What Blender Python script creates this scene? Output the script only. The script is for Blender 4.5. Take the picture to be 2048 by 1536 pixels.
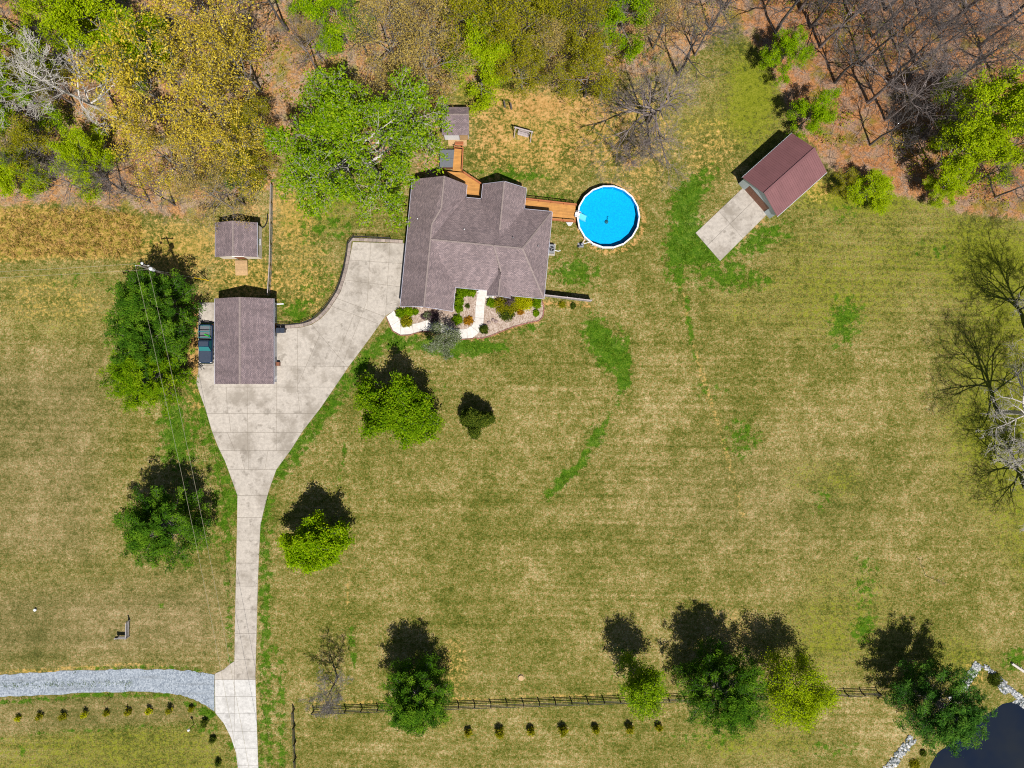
import bpy, math, random
import numpy as np
from mathutils import Vector, Matrix

for o in list(bpy.data.objects):
    bpy.data.objects.remove(o, do_unlink=True)
scene = bpy.context.scene
COL = scene.collection
R = math.radians

# ---------------------------------------------------------------- camera
CAM_H = 100.0          # metres above the lawn, looking straight down
PXM = 14.0             # photograph pixels per metre on the ground
cam = bpy.data.cameras.new('camera')
cam.sensor_width = 36.0
cam.lens = 36.0 * PXM * CAM_H / 2048.0
cam.clip_start = 1.0
cam.clip_end = 3000.0
cam_o = bpy.data.objects.new('camera', cam)
cam_o.location = (0, 0, CAM_H)
COL.objects.link(cam_o)
scene.camera = cam_o

# ---------------------------------------------------------------- light
SUN_EL, SUN_AZ = 60.5, 158.5        # elevation, bearing clockwise from picture-up
world = bpy.data.worlds.new('World')
scene.world = world
world.use_nodes = True
wn = world.node_tree
sky = wn.nodes.new('ShaderNodeTexSky')
sky.sky_type = 'NISHITA'
sky.sun_disc = False
sky.sun_elevation = R(SUN_EL)
sky.sun_rotation = R(SUN_AZ)
bg = wn.nodes['Background']
bg.inputs['Strength'].default_value = 0.05
wn.links.new(sky.outputs[0], bg.inputs['Color'])
sun = bpy.data.lights.new('sun', 'SUN')
sun.energy = 5.0
sun.angle = R(0.5)
sun.color = (1.0, 0.955, 0.88)
sun_o = bpy.data.objects.new('sun', sun)
sd = Vector((math.sin(R(SUN_AZ)) * math.cos(R(SUN_EL)), math.cos(R(SUN_AZ)) * math.cos(R(SUN_EL)), math.sin(R(SUN_EL))))
sun_o.rotation_euler = sd.to_track_quat('Z', 'Y').to_euler()
sun_o.location = sd * 200
COL.objects.link(sun_o)
scene.view_settings.view_transform = 'Standard'
scene.view_settings.look = 'None'
scene.view_settings.exposure = 0.16
scene.view_settings.gamma = 1.0
scene.cycles.max_bounces = 4
scene.cycles.diffuse_bounces = 1
scene.cycles.glossy_bounces = 2
scene.cycles.transmission_bounces = 2
scene.cycles.use_denoising = False
scene.cycles.filter_width = 1.1
scene.cycles.transparent_max_bounces = 6
scene.cycles.caustics_refractive = False
scene.cycles.caustics_reflective = False

# ---------------------------------------------------------------- helpers
def P(px, py, z=0.0):
    s = (CAM_H - z) / CAM_H / PXM
    return Vector(((px - 1024) * s, (768 - py) * s, z))
def P2(px, py, z=0.0):
    p = P(px, py, z)
    return (p.x, p.y)

BASE = {}
def tag(o, label=None, cat=None, group=None, kind=None):
    if label: o['label'] = label
    if cat: o['category'] = cat
    if group: o['group'] = group
    if kind: o['kind'] = kind
    return o
def link(o, parent, base):
    COL.objects.link(o)
    if parent is not None:
        o.parent = parent
    BASE[o.name] = Vector(base)
    return o
def thing(name, loc, label, cat, group=None):
    o = bpy.data.objects.new(name, None)
    o.empty_display_size = 0.3
    o.location = loc
    link(o, None, loc)
    return tag(o, label, cat, group)

class MB:
    def __init__(s, F=None):
        s.v = []; s.f = []; s.F = F
    def add(s, pts, faces):
        n = len(s.v)
        if s.F: pts = [s.F(p) for p in pts]
        s.v += [tuple(p) for p in pts]
        s.f += [tuple(i + n for i in f) for f in faces]
        return s
    def poly(s, pts):
        return s.add(pts, [tuple(range(len(pts)))])
    def prism(s, poly, z0, z1):
        n = len(poly)
        pts = [(p[0], p[1], z0) for p in poly] + [(p[0], p[1], z1) for p in poly]
        fs = [tuple(range(n))[::-1], tuple(range(n, 2 * n))] + [(i, (i + 1) % n, n + (i + 1) % n, n + i) for i in range(n)]
        return s.add(pts, fs)
    def slab(s, poly, t):
        n = len(poly)
        pts = [tuple(p) for p in poly] + [(p[0], p[1], p[2] - t) for p in poly]
        fs = [tuple(range(n)), tuple(range(n, 2 * n))[::-1]] + [(i, n + i, n + (i + 1) % n, (i + 1) % n) for i in range(n)]
        return s.add(pts, fs)
    def box(s, x0, x1, y0, y1, z0, z1):
        return s.prism([(x0, y0), (x1, y0), (x1, y1), (x0, y1)], z0, z1)
    def beam(s, p, q, w, h):
        p = Vector(p); q = Vector(q); d = (q - p).normalized()
        up = Vector((0, 0, 1)) if abs(d.z) < 0.95 else Vector((1, 0, 0))
        a = d.cross(up).normalized() * (w / 2); b = a.cross(d).normalized() * (h / 2)
        pts = [p - a - b, p + a - b, p + a + b, p - a + b, q - a - b, q + a - b, q + a + b, q - a + b]
        return s.add(pts, [(0, 3, 2, 1), (4, 5, 6, 7), (0, 1, 5, 4), (1, 2, 6, 5), (2, 3, 7, 6), (3, 0, 4, 7)])
    def tube(s, p, q, r0, r1=None, n=6, cap=True):
        r1 = r0 if r1 is None else r1
        p = Vector(p); q = Vector(q); d = (q - p).normalized()
        up = Vector((0, 0, 1)) if abs(d.z) < 0.9 else Vector((1, 0, 0))
        a = d.cross(up).normalized(); b = d.cross(a).normalized()
        pts = []
        for c, r in ((p, r0), (q, r1)):
            for i in range(n):
                t = 2 * math.pi * i / n
                pts.append(c + a * (r * math.cos(t)) + b * (r * math.sin(t)))
        fs = [(i, (i + 1) % n, n + (i + 1) % n, n + i) for i in range(n)]
        if cap: fs += [tuple(range(n))[::-1], tuple(range(n, 2 * n))]
        return s.add(pts, fs)
    def path(s, pts, r, n=5):
        for a, b in zip(pts[:-1], pts[1:]):
            s.tube(a, b, r, r, n)
        return s
    def lathe(s, c, prof, n=16):
        pts = []
        for r, z in prof:
            for i in range(n):
                t = 2 * math.pi * i / n
                pts.append((c[0] + r * math.cos(t), c[1] + r * math.sin(t), c[2] + z))
        fs = []
        for k in range(len(prof) - 1):
            for i in range(n):
                fs.append((k * n + i, k * n + (i + 1) % n, (k + 1) * n + (i + 1) % n, (k + 1) * n + i))
        fs += [tuple(range(n))[::-1], tuple(range((len(prof) - 1) * n, len(prof) * n))]
        return s.add(pts, fs)
    def build(s, name, mat, parent=None, loc=(0, 0, 0), smooth=False, uv=False):
        base = BASE[parent.name] if parent is not None else Vector(loc)
        me = bpy.data.meshes.new(name)
        me.from_pydata([(p[0] - base.x, p[1] - base.y, p[2] - base.z) for p in s.v], [], s.f)
        if mat is not None: me.materials.append(mat)
        if smooth:
            me.polygons.foreach_set('use_smooth', [True] * len(me.polygons))
        if uv: slope_uv(me)
        me.update()
        o = bpy.data.objects.new(name, me)
        if parent is None: o.location = base
        return link(o, parent, base)

def slope_uv(me):
    l = me.uv_layers.new(name='uv')
    for p in me.polygons:
        n = p.normal
        h = Vector((0, 0, 1)).cross(n)
        h = h.normalized() if h.length > 1e-4 else Vector((1, 0, 0))
        v = n.cross(h)
        for li in p.loop_indices:
            c = me.vertices[me.loops[li].vertex_index].co
            l.data[li].uv = (c.dot(h), c.dot(v))

def frame(ox, oy, deg):
    c, s_ = math.cos(R(deg)), math.sin(R(deg))
    def F(p):
        return (ox + p[0] * c - p[1] * s_, oy + p[0] * s_ + p[1] * c, p[2] if len(p) > 2 else 0.0)
    return F
def np_mesh(name, verts, faces4, mat, attr=None):
    """fast mesh from numpy quads (N,4); attr is one float per face"""
    me = bpy.data.meshes.new(name)
    nv, nf = len(verts), len(faces4)
    k = faces4.shape[1]
    me.vertices.add(nv); me.vertices.foreach_set('co', np.asarray(verts, np.float32).ravel())
    me.loops.add(nf * k); me.loops.foreach_set('vertex_index', np.asarray(faces4, np.int32).ravel())
    me.polygons.add(nf); me.polygons.foreach_set('loop_start', np.arange(0, nf * k, k, dtype=np.int32))
    if attr is not None:
        a = me.attributes.new('tint', 'FLOAT', 'FACE')
        a.data.foreach_set('value', np.asarray(attr, np.float32))
    me.update(calc_edges=True)
    if mat is not None: me.materials.append(mat)
    return me

# ---------------------------------------------------------------- materials
class NT:
    def __init__(s, name):
        s.m = bpy.data.materials.new(name); s.m.use_nodes = True
        s.t = s.m.node_tree; s.n = s.t.nodes; s.bsdf = s.n['Principled BSDF']
        s.out = s.n['Material Output']
    def new(s, typ, **kw):
        n = s.n.new('ShaderNode' + typ)
        for k, v in kw.items(): setattr(n, k, v)
        return n
    def link(s, a, b): s.t.links.new(a, b)
    def put(s, sock, v):
        if hasattr(v, 'is_output') or hasattr(v, 'links'): s.link(v, sock)
        else:
            if isinstance(v, (tuple, list)) and len(v) == 3 and sock.type == 'RGBA': v = (*v, 1)
            sock.default_value = v
    def pos(s): return s.new('NewGeometry').outputs['Position']
    def obj(s): return s.new('TexCoord').outputs['Object']
    def uv(s): return s.new('TexCoord').outputs['UV']
    def mapping(s, vec, scale=(1, 1, 1), rot=(0, 0, 0), loc=(0, 0, 0)):
        n = s.new('Mapping'); s.link(vec, n.inputs['Vector'])
        n.inputs['Scale'].default_value = scale; n.inputs['Rotation'].default_value = rot; n.inputs['Location'].default_value = loc
        return n.outputs[0]
    def noise(s, vec, scale, detail=4, rough=0.6, dist=0.0):
        n = s.new('TexNoise'); s.link(vec, n.inputs['Vector'])
        n.inputs['Scale'].default_value = scale; n.inputs['Detail'].default_value = detail
        n.inputs['Roughness'].default_value = rough; n.inputs['Distortion'].default_value = dist
        return n.outputs['Fac']
    def ramp(s, fac, stops):
        n = s.new('ValToRGB'); s.link(fac, n.inputs[0]); cr = n.color_ramp
        while len(cr.elements) < len(stops): cr.elements.new(0.5)
        for e, (p, c) in zip(cr.elements, stops):
            e.position = p; e.color = (*c, 1) if len(c) == 3 else c
        return n.outputs[0]
    def mix(s, fac, a, b, mode='MIX'):
        n = s.new('Mix', data_type='RGBA', blend_type=mode)
        s.put(n.inputs[0], fac); s.put(n.inputs[6], a); s.put(n.inputs[7], b)
        return n.outputs[2]
    def math(s, op, a, b=0.0, c=None, clamp=False):
        n = s.new('Math', operation=op, use_clamp=clamp)
        s.put(n.inputs[0], a); s.put(n.inputs[1], b)
        if c is not None: s.put(n.inputs[2], c)
        return n.outputs[0]
    def maprange(s, v, a, b, c=0.0, d=1.0):
        n = s.new('MapRange', interpolation_type='SMOOTHSTEP'); s.put(n.inputs[0], v)
        for i, x in zip((1, 2, 3, 4), (a, b, c, d)): n.inputs[i].default_value = x
        return n.outputs[0]
    def attr(s, name, out='Fac'):
        n = s.new('Attribute', attribute_name=name); return n.outputs[out]
    def rnd(s): return s.new('ObjectInfo').outputs['Random']
    def finish(s, color, rough=0.8, bump=None, bstr=0.3, bdist=0.05, spec=0.3, metal=0.0):
        s.put(s.bsdf.inputs['Base Color'], color); s.put(s.bsdf.inputs['Roughness'], rough)
        s.bsdf.inputs['Specular IOR Level'].default_value = spec; s.bsdf.inputs['Metallic'].default_value = metal
        if bump is not None:
            b = s.new('Bump'); b.inputs['Strength'].default_value = bstr; b.inputs['Distance'].default_value = bdist
            s.link(bump, b.inputs['Height']); s.link(b.outputs[0], s.bsdf.inputs['Normal'])
        return s.m

def plain(name, c, rough=0.6, var=0.25, scale=6.0, metal=0.0, spec=0.4, rndamt=0.0):
    t = NT(name); n = t.noise(t.obj(), scale, 4)
    lo = tuple(x * (1 - var) for x in c); hi = tuple(min(1, x * (1 + var)) for x in c)
    col = t.ramp(n, [(0.3, lo), (0.7, hi)])
    if rndamt:
        f = t.maprange(t.rnd(), 0, 1, 1 - rndamt, 1 + rndamt)
        col = t.mix(1.0, col, f, 'MULTIPLY')
    return t.finish(col, rough, n, 0.15, 0.02, spec, metal)

def leaf_mat(name, stops, trans=0.35):
    t = NT(name)
    a = t.attr('tint')
    col = t.ramp(a, stops)
    d = t.new('BsdfDiffuse'); tr = t.new('BsdfTranslucent'); mx = t.new('MixShader')
    t.link(col, d.inputs['Color']); t.link(col, tr.inputs['Color'])
    mx.inputs[0].default_value = trans
    t.link(d.outputs[0], mx.inputs[1]); t.link(tr.outputs[0], mx.inputs[2])
    t.link(mx.outputs[0], t.out.inputs['Surface'])
    return t.m

def bark_mat(name, c0, c1):
    t = NT(name); n = t.noise(t.mapping(t.obj(), (6, 6, 1.5)), 2.0, 5)
    return t.finish(t.ramp(n, [(0.3, c0), (0.7, c1)]), 0.9, n, 0.4, 0.03, 0.2)

def shingle_mat(name, c, dark=0.72):
    t = NT(name); uv = t.uv()
    b = t.new('TexBrick'); t.link(uv, b.inputs['Vector'])
    b.inputs['Scale'].default_value = 1.0; b.inputs['Brick Width'].default_value = 0.30; b.inputs['Row Height'].default_value = 0.15
    b.inputs['Mortar Size'].default_value = 0.022; b.inputs['Mortar Smooth'].default_value = 0.3; b.inputs['Bias'].default_value = 0.0
    b.inputs['Color1'].default_value = (0.74, 0.74, 0.76, 1); b.inputs['Color2'].default_value = (1.26, 1.22, 1.20, 1)
    b.inputs['Mortar'].default_value = (dark * 0.62,) * 3 + (1,)
    n1 = t.noise(t.mapping(uv, (1.0, 0.22, 1)), 0.55, 6, 0.7); n2 = t.noise(t.obj(), 9.0, 3)
    col = t.ramp(n1, [(0.3, tuple(x * 0.80 for x in c)), (0.7, tuple(x * 1.2 for x in c))])
    col = t.mix(1.0, col, b.outputs['Color'], 'MULTIPLY')
    sp = t.ramp(n2, [(0.35, (0.78, 0.76, 0.78)), (0.65, (1.15, 1.13, 1.1))])
    col = t.mix(0.8, col, sp, 'MULTIPLY')
    return t.finish(col, 0.92, b.outputs['Color'], 0.5, 0.02, 0.2)

def concrete_mat(name, c, stain=0.5, dirty=(0.30, 0.27, 0.24)):
    t = NT(name); p = t.pos()
    n1 = t.noise(p, 0.30, 6, 0.66); n2 = t.noise(p, 2.2, 6, 0.74); n3 = t.noise(p, 14, 3)
    base = t.ramp(n2, [(0.30, tuple(x * 0.78 for x in c)), (0.70, tuple(min(1, x * 1.18) for x in c))])
    st = t.maprange(n1, 0.46, 0.66, 0, stain)
    col = t.mix(st, base, dirty)
    n4 = t.noise(p, 0.9, 4, 0.6)
    col = t.mix(t.maprange(n4, 0.55, 0.70, 0, stain * 0.8), col, tuple(x * 0.8 for x in dirty))
    f = t.maprange(t.rnd(), 0, 1, 0.95, 1.04)
    col = t.mix(1.0, col, f, 'MULTIPLY')
    sp = t.ramp(n3, [(0.3, (0.9, 0.9, 0.9)), (0.7, (1.05, 1.05, 1.05))])
    col = t.mix(1.0, col, sp, 'MULTIPLY')
    return t.finish(col, 0.9, n2, 0.25, 0.01, 0.2)

M = {}
M['concrete'] = concrete_mat('concrete', (0.465, 0.42, 0.37), 0.85, (0.285, 0.25, 0.21))
M['new_concrete'] = concrete_mat('new_concrete', (0.56, 0.545, 0.525), 0.6, (0.37, 0.355, 0.335))
M['walk_concrete'] = concrete_mat('walk_concrete', (0.68, 0.645, 0.605), 0.3, (0.52, 0.48, 0.44))
M['joint'] = plain('joint', (0.26, 0.225, 0.185), 0.95)
M['shingle'] = shingle_mat('shingle', (0.262, 0.210, 0.218))
M['shingle_garage'] = shingle_mat('shingle_garage', (0.238, 0.190, 0.202))
M['ridge'] = plain('ridge', (0.255, 0.205, 0.195), 0.9, 0.25, 8)
M['trim'] = plain('trim', (0.46, 0.46, 0.56), 0.5, 0.06)
M['white_paint'] = plain('white_paint', (0.74, 0.74, 0.76), 0.5, 0.06)
M['cream'] = plain('cream', (0.70, 0.64, 0.57), 0.7, 0.06)
M['black'] = plain('black', (0.012, 0.012, 0.014), 0.6)
M['dark_metal'] = plain('dark_metal', (0.03, 0.03, 0.035), 0.45, metal=0.3)
M['galv'] = plain('galv', (0.34, 0.35, 0.37), 0.4, 0.15, metal=0.5)
M['pale_siding'] = plain('pale_siding', (0.52, 0.60, 0.64), 0.6, 0.06)
M['garage_siding'] = plain('garage_siding', (0.33, 0.34, 0.38), 0.6, 0.08)
M['brown_door'] = plain('brown_door', (0.22, 0.085, 0.045), 0.5, 0.15, rndamt=0.08)
M['tan_wood'] = plain('tan_wood', (0.46, 0.30, 0.15), 0.8, 0.2, rndamt=0.12)
M['grey_wood'] = plain('grey_wood', (0.36, 0.34, 0.34), 0.85, 0.25, rndamt=0.12)
M['weather_wood'] = plain('weather_wood', (0.42, 0.36, 0.36), 0.85, 0.25, rndamt=0.12)
M['deck'] = plain('deck', (0.50, 0.235, 0.06), 0.65, 0.16, 1.2, rndamt=0.08)
M['deck_rail'] = plain('deck_rail', (0.42, 0.14, 0.055), 0.6, 0.15)
M['burgundy'] = plain('burgundy', (0.195, 0.088, 0.092), 0.42, 0.08, 0.8, spec=0.5, rndamt=0.035)
M['cover_grey'] = plain('cover_grey', (0.13, 0.14, 0.16), 0.6, 0.15)
M['liner'] = plain('liner', (0.0, 0.47, 0.80), 0.7, 0.18, 5.0)
M['pool_white'] = plain('pool_white', (0.80, 0.80, 0.84), 0.35, 0.03)
M['truck_paint'] = plain('truck_paint', (0.012, 0.03, 0.075), 0.18, 0.1, spec=0.6)
M['truck_hood'] = plain('truck_hood', (0.05, 0.065, 0.10), 0.22, 0.1, spec=0.6)
M['tyre'] = plain('tyre', (0.015, 0.015, 0.015), 0.9)
M['chrome'] = plain('chrome', (0.6, 0.6, 0.62), 0.2, 0.05, metal=1.0)
M['bin_blue'] = plain('bin_blue', (0.02, 0.03, 0.055), 0.5)
M['yellow'] = plain('yellow', (0.75, 0.50, 0.01), 0.5, 0.1)
M['pole_wood'] = bark_mat('pole_wood', (0.16, 0.13, 0.11), (0.34, 0.30, 0.27))
M['wire'] = plain('wire', (0.42, 0.38, 0.27), 0.5, 0.1, metal=0.2)  # sun glint along the lines is put into this pale straw colour
M['transformer'] = plain('transformer', (0.62, 0.64, 0.68), 0.3, 0.05)
M['ceramic'] = plain('ceramic', (0.75, 0.78, 0.82), 0.2, 0.05)
M['green_plastic'] = plain('green_plastic', (0.03, 0.50, 0.03), 0.4, 0.1)
M['red_lamp'] = plain('red_lamp', (0.35, 0.01, 0.01), 0.3, 0.1)
M['brick'] = plain('brick', (0.30, 0.13, 0.10), 0.85, 0.3, 5, rndamt=0.25)
M['coping'] = plain('coping', (0.30, 0.245, 0.215), 0.9, 0.25, 2, rndamt=0.18)
M['rock'] = plain('rock', (0.30, 0.22, 0.20), 0.9, 0.3, 3)
M['straw'] = plain('straw', (0.42, 0.31, 0.16), 0.9, 0.2)

def glass_mat():
    t = NT('glass'); b = t.bsdf
    b.inputs['Base Color'].default_value = (0.02, 0.10, 0.12, 1); b.inputs['Roughness'].default_value = 0.05
    b.inputs['Specular IOR Level'].default_value = 0.9
    return t.m
M['glass'] = glass_mat()
def windshield_mat():
    t = NT('windshield'); b = t.bsdf
    b.inputs['Base Color'].default_value = (0.02, 0.17, 0.18, 1); b.inputs['Roughness'].default_value = 0.08
    b.inputs['Specular IOR Level'].default_value = 0.8
    return t.m
M['windshield'] = windshield_mat()

def pool_water():
    t = NT('pool_water'); p = t.pos()
    n = t.noise(p, 1.6, 3, 0.5, 0.6)
    tr = t.new('BsdfTransparent'); tr.inputs['Color'].default_value = (0.42, 0.90, 1.0, 1)
    gl = t.new('BsdfGlossy'); gl.inputs['Roughness'].default_value = 0.06
    bm = t.new('Bump'); bm.inputs['Strength'].default_value = 0.25; bm.inputs['Distance'].default_value = 0.05
    t.link(n, bm.inputs['Height']); t.link(bm.outputs[0], gl.inputs['Normal'])
    fr = t.new('Fresnel'); fr.inputs['IOR'].default_value = 1.33
    mx = t.new('MixShader'); t.link(fr.outputs[0], mx.inputs[0]); t.link(tr.outputs[0], mx.inputs[1]); t.link(gl.outputs[0], mx.inputs[2])
    t.link(mx.outputs[0], t.out.inputs['Surface'])
    return t.m
M['pool_water'] = pool_water()
def pond_water():
    t = NT('pond_water'); n = t.noise(t.pos(), 0.8, 4, 0.6, 0.4); n2 = t.noise(t.pos(), 0.12, 3)
    col = t.ramp(n2, [(0.35, (0.005, 0.011, 0.028)), (0.7, (0.016, 0.020, 0.026))])
    return t.finish(col, 0.08, n, 0.12, 0.05, 0.22)
M['pond_water'] = pond_water()

def gravel_mat(name, c0, c1, c2, sc=7.0):
    t = NT(name); p = t.pos()
    v = t.new('TexVoronoi'); t.link(p, v.inputs['Vector']); v.inputs['Scale'].default_value = sc
    n = t.noise(p, 0.7, 5)
    col = t.ramp(v.outputs['Color'], [(0.15, c0), (0.5, c1), (0.9, c2)])
    col = t.mix(t.maprange(n, 0.4, 0.7, 0, 0.35), col, c0)
    return t.finish(col, 0.95, v.outputs['Distance'], 0.5, 0.05, 0.2)
M['bed_gravel'] = gravel_mat('bed_gravel', (0.27, 0.19, 0.14), (0.40, 0.31, 0.25), (0.56, 0.46, 0.40))

def road_mat():
    t = NT('road_gravel'); p = t.pos()
    v = t.new('TexVoronoi'); t.link(p, v.inputs['Vector']); v.inputs['Scale'].default_value = 6.0
    n = t.noise(p, 2.5, 6, 0.7); n2 = t.noise(t.mapping(p, (0.08, 1.1, 1)), 1.3, 5, 0.65)
    col = t.ramp(v.outputs['Color'], [(0.1, (0.17, 0.20, 0.245)), (0.5, (0.275, 0.315, 0.365)), (0.95, (0.41, 0.45, 0.50))])
    col = t.mix(t.maprange(n2, 0.50, 0.68, 0, 0.55), col, (0.17, 0.19, 0.21))
    col = t.mix(t.maprange(n, 0.60, 0.72, 0, 0.5), col, (0.17, 0.17, 0.14))
    return t.finish(col, 0.95, n, 0.4, 0.05, 0.2)
M['road_gravel'] = road_mat()

def ground_mat():
    t = NT('ground'); p = t.pos()
    ca = t.new('Attribute', attribute_name='zone_a'); cb = t.new('Attribute', attribute_name='zone_b')
    sa = t.new('SeparateColor'); sb = t.new('SeparateColor')
    t.link(ca.outputs['Color'], sa.inputs[0]); t.link(cb.outputs['Color'], sb.inputs[0])
    litter, green, straw = sa.outputs[0], sa.outputs[1], sa.outputs[2]
    lime, dirt, drab = sb.outputs[0], sb.outputs[1], sb.outputs[2]
    big = t.noise(p, 0.07, 4, 0.55)
    mid = t.noise(p, 0.45, 4, 0.72)
    blot = t.noise(t.mapping(p, (1, 1, 1), loc=(31, 7, 0)), 1.5, 4, 0.76)
    fine = t.noise(t.mapping(p, (1, 1, 1), loc=(3, 57, 0)), 5.5, 2, 0.72)
    mowx = t.noise(t.mapping(p, (0.03, 1.0, 1), rot=(0, 0, 0.03)), 0.75, 3, 0.6)
    mowy = t.noise(t.mapping(p, (1.0, 0.05, 1), loc=(9, 0, 0)), 0.9, 2, 0.6)
    # dry spring lawn: tan thatch with olive blades through it
    tiny = t.noise(t.mapping(p, (1, 1, 1), loc=(13, 5, 0)), 2.6, 3, 0.8)
    hue = t.noise(t.mapping(p, (1, 1, 1), loc=(63, 25, 0)), 3.4, 2, 0.75)
    s1 = t.math('ADD', t.math('MULTIPLY', mid, 0.55), t.math('MULTIPLY', blot, 0.60))
    s1 = t.math('ADD', s1, t.math('MULTIPLY', fine, 0.75))
    s1 = t.math('ADD', s1, t.math('MULTIPLY', tiny, 0.62))
    s1 = t.math('ADD', s1, t.math('MULTIPLY', mowx, 0.24))
    s1 = t.math('ADD', s1, t.math('MULTIPLY', mowy, 0.05))
    s1 = t.math('ADD', s1, t.math('MULTIPLY', big, 0.45))
    # the summed noises, brought into 0..1
    wv = t.new('TexWave', wave_type='BANDS', bands_direction='Y'); t.link(t.mapping(p, (1, 1, 1), rot=(0, 0, 0.025)), wv.inputs['Vector'])
    wv.inputs['Scale'].default_value = 0.30; wv.inputs['Distortion'].default_value = 2.6; wv.inputs['Detail'].default_value = 2.0; wv.inputs['Detail Scale'].default_value = 0.6
    wm = t.maprange(t.noise(t.mapping(p, (0.4, 1, 1), loc=(17, 70, 0)), 0.06, 2, 0.5), 0.42, 0.62, 0.0, 0.06)
    s1 = t.math('ADD', s1, t.math('MULTIPLY', t.math('SUBTRACT', wv.outputs['Fac'], 0.5), wm))
    sc = t.maprange(s1, 1.21, 2.08)
    lawn = t.ramp(sc, [(0.05, (0.040, 0.055, 0.007)), (0.27, (0.095, 0.105, 0.016)), (0.47, (0.172, 0.152, 0.040)), (0.66, (0.262, 0.208, 0.082)), (0.95, (0.47, 0.37, 0.21))])
    tnt = t.ramp(hue, [(0.32, (0.60, 1.02, 0.85)), (0.44, (0.92, 1.04, 0.8)), (0.54, (1.06, 1.0, 1.0)), (0.66, (1.35, 0.97, 0.78))])
    lawn = t.mix(0.62, lawn, tnt, 'MULTIPLY')
    grn = t.ramp(t.math('ADD', t.math('MULTIPLY', blot, 0.5), t.math('MULTIPLY', fine, 0.5)), [(0.34, (0.016, 0.058, 0.002)), (0.5, (0.045, 0.125, 0.004)), (0.64, (0.14, 0.215, 0.012))])
    lim = t.ramp(t.math('ADD', t.math('MULTIPLY', blot, 0.5), t.math('MULTIPLY', fine, 0.5)), [(0.3, (0.065, 0.095, 0.004)), (0.5, (0.165, 0.190, 0.010)), (0.7, (0.29, 0.28, 0.035))])
    strw = t.ramp(t.math('ADD', t.math('MULTIPLY', blot, 0.5), t.math('MULTIPLY', tiny, 0.5)), [(0.36, (0.07, 0.095, 0.008)), (0.45, (0.22, 0.19, 0.025)), (0.54, (0.42, 0.27, 0.07)), (0.66, (0.64, 0.40, 0.16))])
    v = t.new('TexVoronoi'); t.link(p, v.inputs['Vector']); v.inputs['Scale'].default_value = 4.0
    lit0 = t.ramp(t.math('ADD', t.math('MULTIPLY', tiny, 0.5), t.math('MULTIPLY', fine, 0.5)), [(0.32, (0.09, 0.055, 0.028)), (0.44, (0.27, 0.14, 0.055)), (0.54, (0.47, 0.24, 0.095)), (0.66, (0.68, 0.42, 0.24))])
    lit0 = t.mix(0.8, lit0, t.ramp(hue, [(0.34, (0.75, 0.9, 0.95)), (0.5, (1, 1, 1)), (0.66, (1.3, 1.1, 0.95))]), 'MULTIPLY')
    lit1 = t.mix(0.35, lit0, t.ramp(v.outputs['Color'], [(0.1, (0.10, 0.05, 0.02)), (0.5, (0.34, 0.18, 0.07)), (0.9, (0.55, 0.33, 0.17))]))
    lit1 = t.mix(t.maprange(mid, 0.44, 0.60, 0, 0.75), lit1, t.ramp(fine, [(0.3, (0.14, 0.105, 0.075)), (0.7, (0.46, 0.37, 0.28))]))
    lit1 = t.mix(t.maprange(t.noise(t.mapping(p, (1, 1, 1), loc=(41, 3, 0)), 0.3, 4, 0.6), 0.52, 0.64, 0, 0.6), lit1, lim)
    lit1 = t.mix(drab, lit1, t.mix(1.0, lit1, (0.88, 0.76, 0.74), 'MULTIPLY'))
    drt = t.ramp(t.math('ADD', t.math('MULTIPLY', mid, 0.5), t.math('MULTIPLY', tiny, 0.5)), [(0.36, (0.28, 0.15, 0.04)), (0.5, (0.44, 0.25, 0.085)), (0.64, (0.58, 0.36, 0.15))])
    drb = t.mix(0.5, lawn, t.ramp(sc, [(0.1, (0.09, 0.075, 0.030)), (0.9, (0.28, 0.205, 0.125))]))
    nz = t.math('SUBTRACT', t.maprange(t.math('ADD', t.math('ADD', t.math('MULTIPLY', blot, 0.40), t.math('MULTIPLY', mid, 0.22)), t.math('MULTIPLY', tiny, 0.38)), 0.36, 0.64), 0.5)
    def msk(a, lo=0.35, hi=0.62, k=1.0):
        return t.maprange(t.math('ADD', a, t.math('MULTIPLY', nz, t.math('MULTIPLY', t.maprange(a, 0.0, 0.3), k * 1.5))), lo, hi)
    col = t.mix(t.math('MULTIPLY', drab, 0.9), lawn, drb)
    col = t.mix(t.math('MULTIPLY', msk(lime, 0.25, 0.85, 0.8), 0.9), col, lim)
    col = t.mix(t.math('MULTIPLY', msk(straw, 0.25, 0.8, 0.7), 0.9), col, strw)
    col = t.mix(t.math('MULTIPLY', msk(dirt, 0.3, 0.75, 0.6), 0.9), col, drt)
    col = t.mix(msk(litter, 0.35, 0.65, 0.35), col, lit1)
    rag = t.maprange(t.noise(t.mapping(p, (1, 1, 1), loc=(5, 91, 0)), 0.95, 5, 0.68), 0.33, 0.67)
    gm_ = t.maprange(t.math('ADD', t.math('MULTIPLY', green, 1.25), t.math('SUBTRACT', rag, 1.0)), -0.06, 0.34)
    gm_ = t.math('MULTIPLY', gm_, t.maprange(green, 0.06, 0.25))
    col = t.mix(t.math('MULTIPLY', gm_, 0.9), col, grn)
    # sparse weeds everywhere
    w = t.maprange(t.noise(t.mapping(p, (1, 1, 1), loc=(77, 13, 0)), 0.9, 4, 0.6), 0.66, 0.74, 0, 0.6)
    w = t.math('MULTIPLY', w, t.math('SUBTRACT', 1.0, litter, clamp=True))
    col = t.mix(w, col, grn)
    hgt = t.math('ADD', t.math('MULTIPLY', fine, 0.7), t.math('MULTIPLY', blot, 0.6))
    return t.finish(col, 1.0, hgt, 0.55, 0.10, 0.05)
M['ground'] = ground_mat()

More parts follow.
